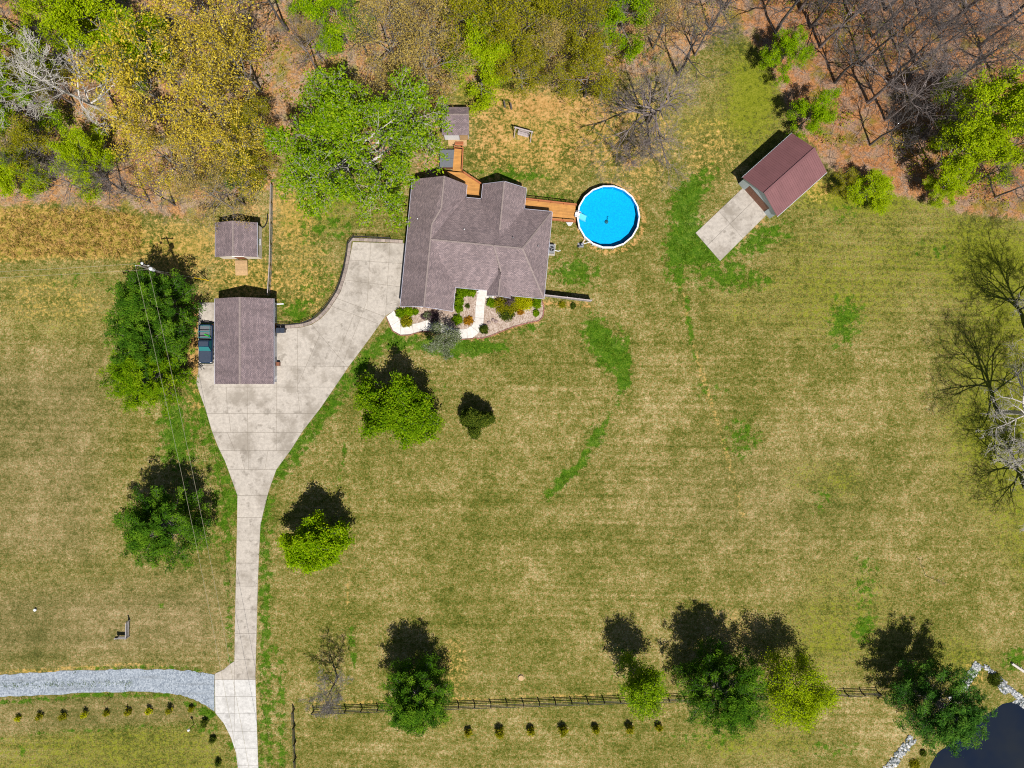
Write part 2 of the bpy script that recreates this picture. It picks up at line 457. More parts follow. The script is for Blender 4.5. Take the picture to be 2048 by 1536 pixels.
M['bark_dark'] = bark_mat('bark_dark', (0.055, 0.05, 0.05), (0.16, 0.145, 0.14))
M['bark_grey'] = bark_mat('bark_grey', (0.15, 0.13, 0.12), (0.34, 0.31, 0.29))
M['bark_brown'] = bark_mat('bark_brown', (0.12, 0.085, 0.065), (0.26, 0.20, 0.165))
M['bark_mauve'] = bark_mat('bark_mauve', (0.13, 0.105, 0.10), (0.36, 0.30, 0.285))
M['bark_pale'] = bark_mat('bark_pale', (0.42, 0.38, 0.34), (0.72, 0.68, 0.63))
L = {}
L['green'] = leaf_mat('leaf_green', [(0.0, (0.045, 0.115, 0.003)), (0.45, (0.14, 0.27, 0.004)), (1.0, (0.32, 0.44, 0.012))])
L['turf'] = leaf_mat('leaf_turf', [(0.0, (0.025, 0.07, 0.004)), (0.5, (0.075, 0.16, 0.006)), (1.0, (0.20, 0.25, 0.015))])
L['bright'] = leaf_mat('leaf_bright', [(0.0, (0.08, 0.17, 0.002)), (0.5, (0.21, 0.37, 0.004)), (1.0, (0.44, 0.55, 0.012))])
L['fresh'] = leaf_mat('leaf_fresh', [(0.0, (0.06, 0.135, 0.004)), (0.5, (0.19, 0.34, 0.006)), (1.0, (0.44, 0.55, 0.02))])
L['lime'] = leaf_mat('leaf_lime', [(0.0, (0.13, 0.20, 0.002)), (0.5, (0.30, 0.43, 0.004)), (1.0, (0.55, 0.62, 0.02))])
L['gold'] = leaf_mat('leaf_gold', [(0.0, (0.22, 0.19, 0.015)), (0.35, (0.48, 0.37, 0.03)), (0.7, (0.70, 0.54, 0.05)), (1.0, (0.92, 0.76, 0.18))])
L['tan'] = leaf_mat('leaf_tan', [(0.0, (0.22, 0.16, 0.035)), (0.5, (0.46, 0.34, 0.08)), (1.0, (0.66, 0.52, 0.18))])
L['olive'] = leaf_mat('leaf_olive', [(0.0, (0.10, 0.115, 0.004)), (0.5, (0.28, 0.28, 0.008)), (1.0, (0.52, 0.45, 0.03))])
L['pine'] = leaf_mat('needle', [(0.0, (0.018, 0.058, 0.006)), (0.5, (0.065, 0.165, 0.010)), (1.0, (0.21, 0.36, 0.020))], 0.25)
L['pine_blue'] = leaf_mat('needle_deep', [(0.0, (0.015, 0.055, 0.010)), (0.5, (0.052, 0.15, 0.018)), (1.0, (0.17, 0.32, 0.035))], 0.25)
L['dark'] = leaf_mat('leaf_dark', [(0.0, (0.016, 0.032, 0.005)), (0.5, (0.06, 0.095, 0.010)), (1.0, (0.19, 0.21, 0.022))], 0.2)
L['yellow'] = leaf_mat('leaf_yellow', [(0.0, (0.22, 0.24, 0.003)), (0.5, (0.48, 0.50, 0.005)), (1.0, (0.76, 0.72, 0.02))])
L['orange'] = leaf_mat('leaf_orange', [(0.0, (0.22, 0.10, 0.005)), (0.5, (0.42, 0.20, 0.012)), (1.0, (0.55, 0.30, 0.03))])
L['purple'] = leaf_mat('leaf_purple', [(0.0, (0.05, 0.03, 0.04)), (0.5, (0.13, 0.085, 0.10)), (1.0, (0.24, 0.17, 0.19))])
L['blue'] = leaf_mat('leaf_blue', [(0.0, (0.06, 0.085, 0.03)), (0.5, (0.17, 0.21, 0.085)), (1.0, (0.40, 0.44, 0.32))])
L['straw'] = leaf_mat('blade_straw', [(0.0, (0.05, 0.09, 0.01)), (0.25, (0.16, 0.16, 0.02)), (0.5, (0.52, 0.32, 0.09)), (1.0, (0.80, 0.52, 0.24))])
L['brush'] = leaf_mat('leaf_mixed', [(0.0, (0.05, 0.10, 0.005)), (0.3, (0.19, 0.25, 0.008)), (0.6, (0.40, 0.38, 0.015)), (0.8, (0.44, 0.28, 0.07)), (1.0, (0.60, 0.42, 0.2))])
L['stone'] = leaf_mat('stone_mix', [(0.0, (0.07, 0.09, 0.095)), (0.35, (0.22, 0.24, 0.25)), (0.7, (0.40, 0.41, 0.42)), (1.0, (0.66, 0.65, 0.64))], 0.0)
L['twig'] = leaf_mat('twig_mix', [(0.0, (0.13, 0.10, 0.08)), (0.5, (0.30, 0.24, 0.21)), (1.0, (0.55, 0.47, 0.42))], 0.0)

# ================================================================ THE SETTING
# ---------------------------------------------------------------- ground sheet
def poly_sd(X, Y, poly):
    """signed distance (negative inside) of points to a polygon, numpy"""
    d = np.full(X.shape, 1e9); ins = np.zeros(X.shape, bool)
    n = len(poly)
    for i in range(n):
        x0, y0 = poly[i]; x1, y1 = poly[(i + 1) % n]
        ex, ey = x1 - x0, y1 - y0
        tt = np.clip(((X - x0) * ex + (Y - y0) * ey) / (ex * ex + ey * ey + 1e-9), 0, 1)
        d = np.minimum(d, np.hypot(X - x0 - tt * ex, Y - y0 - tt * ey))
        c = ((y0 > Y) != (y1 > Y)) & (X < (x1 - x0) * (Y - y0) / (y1 - y0 + 1e-12) + x0)
        ins ^= c
    return np.where(ins, -d, d)

def axis(lim, fine, far):
    a = list(np.arange(-lim, lim + 1e-6, fine)); st = fine; x = lim; out = []
    while x < far:
        st *= 1.35; x += st; out.append(x)
    return np.array([-v for v in out[::-1]] + a + out)
gx = axis(82, 0.5, 900); gy = axis(64, 0.5, 900)
GX, GY = np.meshgrid(gx, gy)
PX = GX * PXM + 1024; PY = 768 - GY * PXM          # the same points in photograph pixels
def zone_poly(pts, soft=18):
    return np.clip(0.5 - poly_sd(PX, PY, pts) / (2 * soft), 0, 1)
def blob(cx, cy, rx, ry, amt=1.0, rot=0):
    c, s_ = math.cos(R(rot)), math.sin(R(rot))
    dx, dy = PX - cx, PY - cy
    a = (dx * c + dy * s_) / rx; b = (-dx * s_ + dy * c) / ry
    return amt * np.exp(-(a * a + b * b) * 0.9)
def strip(pts, w, amt=1.0):
    d = np.full(PX.shape, 1e9)
    for (x0, y0), (x1, y1) in zip(pts[:-1], pts[1:]):
        ex, ey = x1 - x0, y1 - y0
        tt = np.clip(((PX - x0) * ex + (PY - y0) * ey) / (ex * ex + ey * ey), 0, 1)
        d = np.minimum(d, np.hypot(PX - x0 - tt * ex, PY - y0 - tt * ey))
    return amt * np.exp(-(d / w) ** 2)

WOOD_W = [(-900, -900), (1500, -900), (1500, 40), (1440, 60), (1380, 120), (1290, 150), (1200, 165), (1130, 180), (1040, 150), (960, 175), (890, 190), (860, 215), (880, 250), (860, 300), (780, 330),
          (700, 300), (600, 280), (560, 300), (545, 380), (430, 400), (400, 440), (330, 430), (280, 420), (150, 405), (0, 410), (-300, 430), (-900, 430)]
WOOD_E = [(1490, -900), (1480, 60), (1530, 110), (1565, 190), (1600, 265), (1650, 320), (1690, 365), (1760, 385), (1850, 400), (1920, 425), (1990, 432), (2060, 440), (2300, 430), (3000, 430), (3000, -900)]
litter = np.maximum(zone_poly(WOOD_W, 22), zone_poly(WOOD_E, 16))
litter = np.maximum(litter, blob(870, 330, 60, 60, 0.6)) - 0.55 * blob(640, 420, 90, 50) - 0.75 * blob(980, 175, 60, 25)
pool_d = np.hypot(PX - 1222, PY - 438)
green = sum([strip([(1180, 640), (1215, 690), (1250, 730), (1250, 765)], 14, 0.35), strip([(1250, 765), (1225, 820), (1195, 868), (1165, 925), (1100, 990)], 9, 0.36), strip([(1375, 640), (1390, 720)], 5, 0.5), blob(1395, 500, 60, 38), blob(1370, 420, 30, 60, 0.95), blob(1400, 370, 22, 50, 0.7, 40), blob(1520, 478, 60, 24, 0.9, -20), blob(1470, 560, 70, 28, 0.75), blob(1350, 540, 20, 60, 0.5),
    blob(1152, 545, 48, 32, 0.85), blob(1195, 672, 30, 36, 0.95), blob(1215, 715, 18, 30, 0.9), blob(1246, 722, 15, 48, 1.0), blob(1190, 872, 18, 24, 0.8, 25), blob(1130, 955, 60, 14, 0.75, -42),
    blob(1690, 640, 34, 52, 0.85, 15), blob(1485, 875, 42, 45, 0.6), blob(1420, 780, 40, 22, 0.4),
    blob(960, 694, 70, 16, 0.95, 5), blob(1060, 655, 30, 12, 0.6), blob(905, 700, 40, 20, 0.7), strip([(556, 950), (600, 890), (690, 770), (780, 665)], 22, 0.75), strip([(800, 685), (860, 690)], 18, 0.75),
    strip([(535, 1000), (528, 1080), (530, 1300), (535, 1536)], 18, 0.62), strip([(562, 1300), (566, 1536)], 10, 0.5), strip([(458, 1010), (460, 1320)], 12, 0.42), strip([(392, 770), (440, 920), (470, 1000)], 22, 0.55),
    blob(360, 890, 40, 70, 0.75), blob(345, 830, 25, 60, 0.5), blob(430, 1030, 30, 80, 0.5), blob(1020, 350, 70, 16, 0.8), blob(1110, 390, 50, 12, 0.5), blob(590, 625, 32, 22, 0.8), blob(640, 560, 50, 50, 0.38), blob(650, 450, 90, 40, 0.5),
    blob(470, 360, 70, 22, 0.9), blob(1730, 1180, 30, 90, 0.5), blob(1725, 1260, 22, 20, 0.7), blob(2030, 1320, 24, 22, 0.9), blob(1290, 110, 50, 30, 0.4), blob(1640, 1000, 50, 40, 0.35), blob(1250, 1340, 40, 60, 0.4),
    strip([(701, 1260), (708, 1330)], 7, 0.75), strip([(690, 880), (683, 960)], 4, 0.7), blob(470, 1500, 20, 60, 0.4), blob(415, 1440, 25, 35, 0.5), strip([(150, 1338), (330, 1335), (400, 1340)], 5, 0.6), strip([(0, 1405), (230, 1388), (330, 1392), (420, 1425)], 6, 0.7),
    strip([(0, 1474), (300, 1452), (400, 1450)], 5, 0.45), blob(322, 1212, 11, 6, 0.9), blob(45, 1500, 10, 12, 0.7), blob(300, 480, 10, 8, 0.5), blob(1690, 430, 60, 40, 0.3), blob(1870, 500, 60, 30, 0.35), strip([(1372, 590), (1384, 680)], 5, 0.6),
    blob(880, 770, 30, 20, 0.3), blob(1420, 1480, 90, 30, 0.4), blob(1660, 1500, 80, 24, 0.4), blob(1920, 1440, 40, 40, 0.5), blob(150, 560, 100, 26, 0.3)])
straw = zone_poly([(-900, 415), (150, 412), (280, 432), (292, 490), (270, 512), (0, 520), (-900, 530)], 12)
straw = np.maximum(straw, 0.6 * zone_poly([(930, 170), (1060, 150), (1330, 170), (1340, 300), (1300, 370), (1160, 330), (1140, 380), (950, 340), (945, 250)], 60))
straw = np.maximum.reduce([straw, blob(590, 430, 50, 90, 0.75), blob(350, 500, 110, 60, 0.75), blob(500, 560, 110, 50, 0.6), blob(610, 560, 70, 90, 0.5), blob(400, 780, 30, 70, 0.5), blob(100, 600, 160, 60, 0.35), blob(1420, 300, 70, 90, 0.4), blob(1250, 300, 60, 60, 0.45), blob(1640, 380, 30, 25, 0.7), blob(390, 780, 16, 60, 0.5), blob(910, 1330, 30, 60, 0.45),
    strip([(620, 1408), (1100, 1392), (1300, 1385)], 4, 0.5), strip([(1395, 720), (1440, 860), (1485, 1030)], 7, 0.40), strip([(1360, 570), (1395, 720)], 6, 0.4), strip([(700, 1130), (690, 1300)], 4, 0.4), strip([(0, 1346), (240, 1331), (330, 1332)], 4, 0.7), blob(500, 540, 60, 30, 0.45), blob(1950, 1350, 30, 30, 0.5), blob(1480, 1260, 50, 50, 0.35), blob(1850, 330, 10, 10, 0)])
lime = sum([blob(1760, 520, 230, 120, 0.42), blob(1640, 620, 120, 80, 0.3), blob(1520, 200, 60, 110, 0.35), blob(1700, 1200, 130, 110, 0.3), zone_poly([(1900, 440), (2500, 440), (2500, 1250), (2050, 1150), (1940, 1000), (1890, 900), (1900, 700), (1930, 620)], 75) * 0.62, blob(980, 182, 70, 26, 1.0), blob(1740, 390, 95, 30, 0.95), blob(1640, 370, 50, 30, 0.5), blob(1500, 190, 60, 90, 0.65), blob(1400, 250, 70, 40, 0.4),
    blob(1230, 200, 60, 24, 0.6), blob(1640, 1300, 110, 70, 0.4), blob(1930, 1320, 80, 60, 0.4), zone_poly([(-900, 1480), (0, 1474), (300, 1455), (400, 1455), (450, 1500), (470, 1560), (450, 2200), (-900, 2200)], 14) * 0.42,
    blob(1500, 1490, 160, 40, 0.45), blob(120, 600, 160, 90, 0.35), blob(640, 420, 80, 50, 0.55), blob(880, 1440, 30, 30, 0.4), blob(1600, 950, 60, 60, 0.3), blob(1690, 960, 40, 40, 0.4), blob(600, 520, 50, 60, 0.3), blob(1450, 620, 60, 60, 0.2)])
dirt = np.maximum.reduce([np.exp(-((pool_d - 66) / 6.0) ** 2) * 0.7, zone_poly([(370, 590), (398, 590), (396, 770), (380, 760), (372, 690)], 6) * 0.95, blob(500, 420, 40, 20, 0.5), strip([(1087, 606), (1180, 612)], 7, 0.6), blob(1262, 325, 22, 12, 0.7), strip([(548, 372), (546, 470), (541, 585)], 5, 0.6),
    strip([(1390, 468), (1440, 526), (1532, 436)], 5, 0.45), blob(1280, 340, 12, 60, 0.4), blob(450, 525, 30, 6, 0.6), strip([(776, 640), (800, 673), (860, 668), (940, 682), (1010, 664), (1085, 640)], 5, 0.5), blob(1080, 212, 140, 44, 0.72), blob(1190, 225, 90, 60, 0.62), blob(990, 270, 60, 70, 0.55), blob(1110, 290, 150, 60, 0.48)])
drab = np.maximum.reduce([zone_poly(WOOD_E, 30), zone_poly([(-900, 1150), (460, 1150), (460, 1330), (0, 1345), (-900, 1400)], 60) * 0.9, zone_poly([(-900, 700), (210, 720), (220, 1150), (-900, 1150)], 60) * 0.75, zone_poly([(-900, 1395), (240, 1390), (370, 1400), (400, 1440), (0, 1470), (-900, 1480)], 10) * 0.7, blob(1500, 1000, 250, 130, 0.35)])
POND = [(1867, 1536), (1850, 1600), (1900, 1750), (2100, 1800), (2320, 1680), (2280, 1500), (2130, 1460), (2062, 1428), (2040, 1408), (2012, 1413), (1987, 1430), (1962, 1442), (1930, 1470), (1899, 1499), (1882, 1510)]
pd = poly_sd(PX, PY, POND)
GZ = -1.6 * np.clip(0.5 - (pd + 4) / 40.0, 0, 1)
GZ = np.where(pd < 24, GZ, 0.0)
rs = np.random.RandomState(5)
nv = GX.size
ny, nx = GX.shape
idx = np.arange(nv).reshape(ny, nx)
fq = np.stack([idx[:-1, :-1], idx[:-1, 1:], idx[1:, 1:], idx[1:, :-1]], -1).reshape(-1, 4)
gm = np_mesh('ground', np.stack([GX, GY, GZ], -1).reshape(-1, 3), fq, M['ground'])
for nm, ch in (('zone_a', (litter, green, straw)), ('zone_b', (lime, dirt, drab))):
    a = gm.attributes.new(nm, 'FLOAT_COLOR', 'POINT')
    d = np.ones((nv, 4), np.float32)
    for k in range(3): d[:, k] = np.clip(ch[k], 0, 1).ravel()
    a.data.foreach_set('color', d.ravel())
go = bpy.data.objects.new('ground', gm); link(go, None, (0, 0, 0)); tag(go, 'dry tan and olive spring lawn running into leaf litter under the woods', None, kind='structure')

m = MB(); m.poly([P(x, y, -0.55) for x, y in [(1800, 1480), (1800, 1900), (2400, 1900), (2400, 1380), (1950, 1380)]])
tag(m.build('pond', M['pond_water'], None, (0, 0, 0)), 'dark still pond in the lower right corner', kind='structure')

# ---------------------------------------------------------------- polygons cut into slabs
def pip(p, poly):
    x, y = p; c = False; n = len(poly)
    for i in range(n):
        x0, y0 = poly[i]; x1, y1 = poly[(i + 1) % n]
        if (y0 > y) != (y1 > y) and x < (x1 - x0) * (y - y0) / (y1 - y0) + x0: c = not c
    return c
def split(poly, a, b):
    dx, dy = b[0] - a[0], b[1] - a[1]; L2 = dx * dx + dy * dy
    hits = []; n = len(poly)
    for i in range(n):
        p, q = poly[i], poly[(i + 1) % n]
        s0 = (p[0] - a[0]) * dy - (p[1] - a[1]) * dx; s1 = (q[0] - a[0]) * dy - (q[1] - a[1]) * dx
        if (s0 > 0) != (s1 > 0):
            t = s0 / (s0 - s1); x = p[0] + (q[0] - p[0]) * t; y = p[1] + (q[1] - p[1]) * t
            hits.append((((x - a[0]) * dx + (y - a[1]) * dy) / L2, i, (x, y)))
    hits.sort()
    for k in range(0, len(hits) - 1):
        t0, i0, p0 = hits[k]; t1, i1, p1 = hits[k + 1]
        mid = ((p0[0] + p1[0]) / 2, (p0[1] + p1[1]) / 2)
        ov = min(t1, 1.0) - max(t0, 0.0)
        if ov > 0.45 * (t1 - t0) and pip(mid, poly):
            if i0 > i1: (i0, p0), (i1, p1) = (i1, p1), (i0, p0)
            A = [p0] + poly[i0 + 1:i1 + 1] + [p1]
            B = [p1] + poly[i1 + 1:] + poly[:i0 + 1] + [p0]
            return [A, B]
    return [poly]
def area(poly):
    return 0.5 * sum(poly[i][0] * poly[(i + 1) % len(poly)][1] - poly[(i + 1) % len(poly)][0] * poly[i][1] for i in range(len(poly)))
def inset(poly, d):
    if area(poly) < 0: poly = poly[::-1]
    pts = [poly[0]]
    for p in poly[1:]:
        if math.hypot(p[0] - pts[-1][0], p[1] - pts[-1][1]) > 1e-3: pts.append(p)
    if math.hypot(pts[0][0] - pts[-1][0], pts[0][1] - pts[-1][1]) < 1e-3: pts.pop()
    n = len(pts); out = []
    for i in range(n):
        p0, p, p1 = pts[i - 1], pts[i], pts[(i + 1) % n]
        a = Vector((p[0] - p0[0], p[1] - p0[1])).normalized(); b = Vector((p1[0] - p[0], p1[1] - p[1])).normalized()
        na = Vector((-a.y, a.x)); nb = Vector((-b.y, b.x)); s_ = na + nb
        if s_.length < 0.2: s_ = na
        s_ = s_ / max(0.35, s_.dot(s_) / 2) if s_.length > 0 else na
        out.append((p[0] + s_.x * d, p[1] + s_.y * d))
    return out
def cut_all(outline, cuts):
    ps = [outline]
    for a, b in cuts:
        nx_ = []
        for q in ps: nx_ += split(q, a, b)
        ps = nx_
    return ps
def paved(name, label, outline_px, cuts_px, mat, z0, z1, joint=0.028, mats=None):
    out = [P2(x, y) for x, y in outline_px]
    ps = cut_all(out, [(P2(*a), P2(*b)) for a, b in cuts_px])
    base = MB(); base.prism(out, -0.05, z0)
    o = tag(base.build(name, M['joint'], None, (0, 0, 0)), label, kind='structure')
    for q in ps:
        if abs(area(q)) < 0.15: continue
        i = inset(q, joint)
        mt = mat
        if mats:
            cx = sum(p[0] for p in q) / len(q); cy = sum(p[1] for p in q) / len(q)
            mt = mats(cx * PXM + 1024, 768 - cy * PXM) or mat
        MB().prism(i, z0 - 0.03, z1).build('slab', mt, o)
    return o

DRIVE = [(476, 1580), (476, 1536), (472, 1505), (462, 1475), (448, 1447), (431, 1426), (430, 1386), (430, 1347), (447, 1339), (460, 1328), (469, 1322), (470, 1250), (472, 1150), (474, 1060), (475, 991), (464, 960), (450, 922), (436, 893), (424, 862),
    (410, 815), (399, 785), (393, 765), (397, 740), (397, 605), (434, 605), (434, 680), (554, 680), (554, 658), (580, 656.5), (604, 654.5), (624, 649), (642, 637), (658, 620), (670, 602), (681, 584), (689, 560), (695, 538), (699, 518), (706, 484), (815, 487), (803, 605), (794, 618), (772, 631),
    (740, 676), (711, 715), (699, 731), (642, 815), (607, 860), (583, 898), (553, 939), (542, 969), (535, 991), (527, 1024), (521, 1051), (519, 1092), (516, 1161), (514, 1240), (512, 1322), (511, 1350), (514, 1450), (517, 1536), (518, 1580)]
def H_(y, x0=380, x1=720): return ((x0, y), (x1, y))
CUTS = [H_(1558), H_(1530), H_(1496), H_(1462), ((425, 1426), (720, 1426)), H_(1393), H_(1359), H_(1318), H_(1267), H_(1218), H_(1172), H_(1126), H_(1080), H_(1035), H_(991), ((430, 938), (720, 941)), H_(901), H_(865), H_(827), H_(774),
    ((469, 1322), (470, 1465)), ((430, 731), (720, 733)), ((390, 720), (436, 720)), ((390, 660), (436, 660)),
    ((453, 774), (455, 827)), ((495, 774), (495, 827)), ((553, 680), (553, 774)), ((553, 774), (553, 827)), ((595, 660), (595, 774)), ((595, 774), (600, 827)),
    ((458, 827), (462, 865)), ((495, 827), (495, 865)), ((553, 827), (553, 865)), ((495, 865), (495, 901)), ((553, 865), (553, 901)), ((497, 901), (497, 940)), ((455, 865), (470, 901)), ((480, 901), (490, 940)), ((536, 901), (530, 940)),
    ((616, 640), (704, 745)), ((662, 612), (790, 660)), ((672, 596), (735, 620)), ((690, 560), (812, 575)), ((699, 520), (815, 528)), ((742, 480), (735, 600)), ((780, 484), (773, 600)), ((735, 600), (700, 690)), ((770, 610), (800, 603)), ((640, 668), (600, 760)), ((700, 650), (660, 750))]
drv = paved('driveway', 'pale concrete driveway of jointed slabs flaring from a single lane to the garage and house', DRIVE, CUTS, M['concrete'], 0.025, 0.05, 0.022,
      lambda x, y: M['new_concrete'] if (y > 1350) else None)

WALK = [(773, 633), (788, 621), (796, 634), (802, 645), (815, 650), (836, 646), (855, 640), (876, 645), (897, 653), (915, 659), (932, 658), (945, 650), (950, 635), (951, 614), (954, 588), (972, 589), (969, 614), (967, 646), (960, 664), (945, 676), (923, 677.5), (897, 670), (867, 661), (842, 662), (820, 668.5), (801, 669.5), (786, 661), (779, 646)]
WCUT = [((776, 655), (800, 640)), ((800, 672), (803, 643)), ((828, 672), (824, 645)), ((852, 666), (850, 636)), ((880, 668), (886, 645)), ((905, 676), (912, 654)), ((935, 680), (934, 655)), ((962, 668), (941, 652)), ((970, 637), (946, 635)), ((972, 612), (948, 612))]
paved('front_walk', 'white concrete front path curving from the driveway to the porch', WALK, WCUT, M['walk_concrete'], 0.05, 0.09, 0.018)
PAD = [(1391, 466), (1486, 375.5), (1535, 427.5), (1440, 522)]
paved('shed_apron', 'stained concrete apron in front of the burgundy-roofed shed', PAD, [((1436, 421), (1486, 477)), ((1412, 493), (1505, 404))], M['concrete'], 0.02, 0.07, 0.015)

ROAD = [(-200, 1354), (0, 1350), (60, 1346), (120, 1342), (190, 1340), (250, 1338), (330, 1339), (375, 1341), (405, 1345), (429, 1349), (429, 1423), (412, 1411), (390, 1400), (360, 1390), (320, 1385), (270, 1383), (200, 1384), (130, 1388), (60, 1391), (0, 1393), (-200, 1400)]
rm = MB(); rng = random.Random(3)
rp = []
for i in range(len(ROAD)):
    a, b = ROAD[i], ROAD[(i + 1) % len(ROAD)]
    for k in range(6):
        t = k / 6; j = 0 if a[0] > 425 else 1.3
        rp.append((a[0] + (b[0] - a[0]) * t + rng.uniform(-j, j), a[1] + (b[1] - a[1]) * t + rng.uniform(-j, j)))
rm.prism([P2(*p) for p in rp], -0.05, 0.025)
tag(rm.build('gravel_road', M['road_gravel'], None, (0, 0, 0)), 'blue-grey gravel lane joining the concrete driveway from the left', kind='structure')

BED = [(792, 618), (800, 600), (905, 604), (908, 572), (960, 575), (975, 578), (1084, 588), (1083, 600), (1087, 616), (1085.5, 632), (1078, 641), (1056, 645), (1028, 652), (1003, 662), (983, 670), (966, 675.5), (953, 676), (930, 672), (880, 662), (840, 655), (805, 655), (795, 640)]
MB().prism([P2(*p) for p in BED], -0.05, 0.035).build('garden_bed', M['bed_gravel'], None, (0, 0, 0))
tag(bpy.data.objects['garden_bed'], 'pinkish gravel planting bed along the front of the house', kind='structure')

# ================================================================ BUILDINGS
def window(F, parent, face, c, w, z0, z1):
    """a framed window on a wall: face = outward unit dir (local), c = centre (u,v) on the wall plane"""
    fu, fv = face; tu, tv = -fv, fu
    def bx(mb, a, b, zA, zB, d0, d1):
        p = [(c[0] + tu * a + fu * d0, c[1] + tv * a + fv * d0), (c[0] + tu * b + fu * d0, c[1] + tv * b + fv * d0), (c[0] + tu * b + fu * d1, c[1] + tv * b + fv * d1), (c[0] + tu * a + fu * d1, c[1] + tv * a + fv * d1)]
        mb.prism(p, zA, zB)
    g = MB(F); bx(g, -w / 2, w / 2, z0, z1, 0.005, 0.02)
    wo = g.build('window', M['glass'], parent)
    f = MB(F); t = 0.07
    bx(f, -w / 2 - t, -w / 2, z0 - t, z1 + t, 0.0, 0.05); bx(f, w / 2, w / 2 + t, z0 - t, z1 + t, 0.0, 0.05)
    bx(f, -w / 2, w / 2, z1, z1 + t, 0.0, 0.05); bx(f, -0.025, 0.025, z0, z1, 0.02, 0.04); bx(f, -w / 2, w / 2, (z0 + z1) / 2 - 0.02, (z0 + z1) / 2 + 0.02, 0.021, 0.042)
    f.build('frame', M['white_paint'], wo)
    s_ = MB(F); bx(s_, -w / 2 - 0.12, w / 2 + 0.12, z0 - 0.13, z0 - 0.071, 0.0, 0.11); s_.build('sill', M['white_paint'], wo)
    return wo
def door(F, parent, face, c, w, h, mat, name='door', panels=4):
    fu, fv = face; tu, tv = -fv, fu
    def bx(mb, a, b, zA, zB, d0, d1):
        mb.prism([(c[0] + tu * a + fu * d0, c[1] + tv * a + fv * d0), (c[0] + tu * b + fu * d0, c[1] + tv * b + fv * d0), (c[0] + tu * b + fu * d1, c[1] + tv * b + fv * d1), (c[0] + tu * a + fu * d1, c[1] + tv * a + fv * d1)], zA, zB)
    d = MB(F); bx(d, -w / 2, w / 2, 0.05, h, 0.003, 0.02); do = d.build(name, mat, parent)
    for k in range(panels):
        p = MB(F); z0 = 0.08 + (h - 0.1) * k / panels; bx(p, -w / 2 + 0.03, w / 2 - 0.03, z0, z0 + (h - 0.1) / panels - 0.04, 0.021, 0.045); p.build('door_panel', mat, do)
    f = MB(F); bx(f, -w / 2 - 0.1, -w / 2, 0.04, h + 0.1, 0.0, 0.06); bx(f, w / 2, w / 2 + 0.1, 0.04, h + 0.1, 0.0, 0.06); bx(f, -w / 2, w / 2, h, h + 0.1, 0.0, 0.06); f.build('door_frame', M['white_paint'], do)
    k = MB(F); bx(k, w * 0.36, w * 0.36 + 0.08, 0.95, 1.05, 0.046, 0.10); k.build('handle', M['chrome'], do)
    return do
def fascia(F, parent, edges, z_off=-0.02, mat='trim', name='gutter'):
    for a, b in edges:
        MB(F).beam((a[0], a[1], a[2] - 0.10), (b[0], b[1], b[2] - 0.10), 0.055, 0.13).build(name, M[mat], parent)
def ridge(F, parent, a, b, w=0.2):
    n = max(1, int((Vector(b) - Vector(a)).length / 1.2)); m_ = MB(F)
    for k in range(n):
        p = Vector(a).lerp(Vector(b), k / n); q = Vector(a).lerp(Vector(b), (k + 0.985) / n)
        m_.beam(p + Vector((0, 0, 0.012)), q + Vector((0, 0, 0.03)), w, 0.05)
    return m_.build('ridge_cap', M['ridge'], parent)

# ---------------------------------------------------------------- the house
hx, hy = -5.127, 19.261
FH = frame(hx, hy, -5.5)
house = thing('house', (hx, hy, 0), 'large brown-shingled house with many gables and hips beside the pool', 'house')
ZE = 2.95
# walls
MB(FH).box(-9.0, -2.65, -9.0, 7.8, 0, 2.80).build('wall', M['brick'], house)
MB(FH).box(-6.0, 3.0, -5.55, 5.9, 0, 2.802).build('wall', M['brick'], house)
MB(FH).box(2.9, 9.75, -5.95, 5.15, 0, 2.804).build('wall', M['brick'], house)
MB(FH).box(0.75, 5.85, 4.0, 7.95, 0, 2.806).build('wall', M['brick'], house)
for (u0, u1, v, zr, ur) in [(-9.0, -2.65, -9.0, 5.45, -5.85), (-9.0, -2.4, 7.8, 5.75, -4.9), (0.75, 5.85, 7.95, 4.95, 3.3), (2.75, 5.15, -6.30, 3.95, 3.95)]:
    MB(FH).add([(u0, v - .07, 2.79), (u1, v - .07, 2.79), (ur, v - .07, zr), (u0, v + .07, 2.79), (u1, v + .07, 2.79), (ur, v + .07, zr)], [(0, 1, 2), (5, 4, 3), (0, 2, 5, 3), (1, 4, 5, 2)]).build('gable_wall', M['cream'], house)
# roof wings as slabs that run into one another
def wing(polys, name='roof'):
    r = MB(FH)
    for p in polys: r.slab(p, 0.15)
    return r.build(name, M['shingle'], house, uv=True)
# front-left wing and its higher back continuation
ZA, ZN, ZR = 5.70, 6.10, 5.70
wa = wing([[(-9.5, -9.4, ZE), (-5.85, -9.4, ZA), (-5.85, 1.7, ZA), (-9.5, 1.7, ZE)],
      [(-9.5, 1.7, ZE), (-5.85, 1.7, ZA), (-4.75, 3.9, ZN), (-4.75, 8.25, ZN), (-9.5, 8.25, ZE)],
      [(-5.85, -9.4, ZA), (-2.2, -9.4, ZE), (-2.2, 1.0, ZE), (-5.85, 1.0, ZA)],
      [(-4.75, 8.25, ZN), (-4.75, 3.9, ZN), (-1.95, 6.5, ZE + 0.02), (-1.95, 8.25, ZE + 0.02)],
      [(-4.75, 3.9, ZN), (-5.85, 1.7, ZA), (-1.95, 6.5, ZE + 0.02)], [(-5.85, 1.7, ZA), (-5.85, -0.35, ZA), (-1.95, 6.5, ZE + 0.02)]])
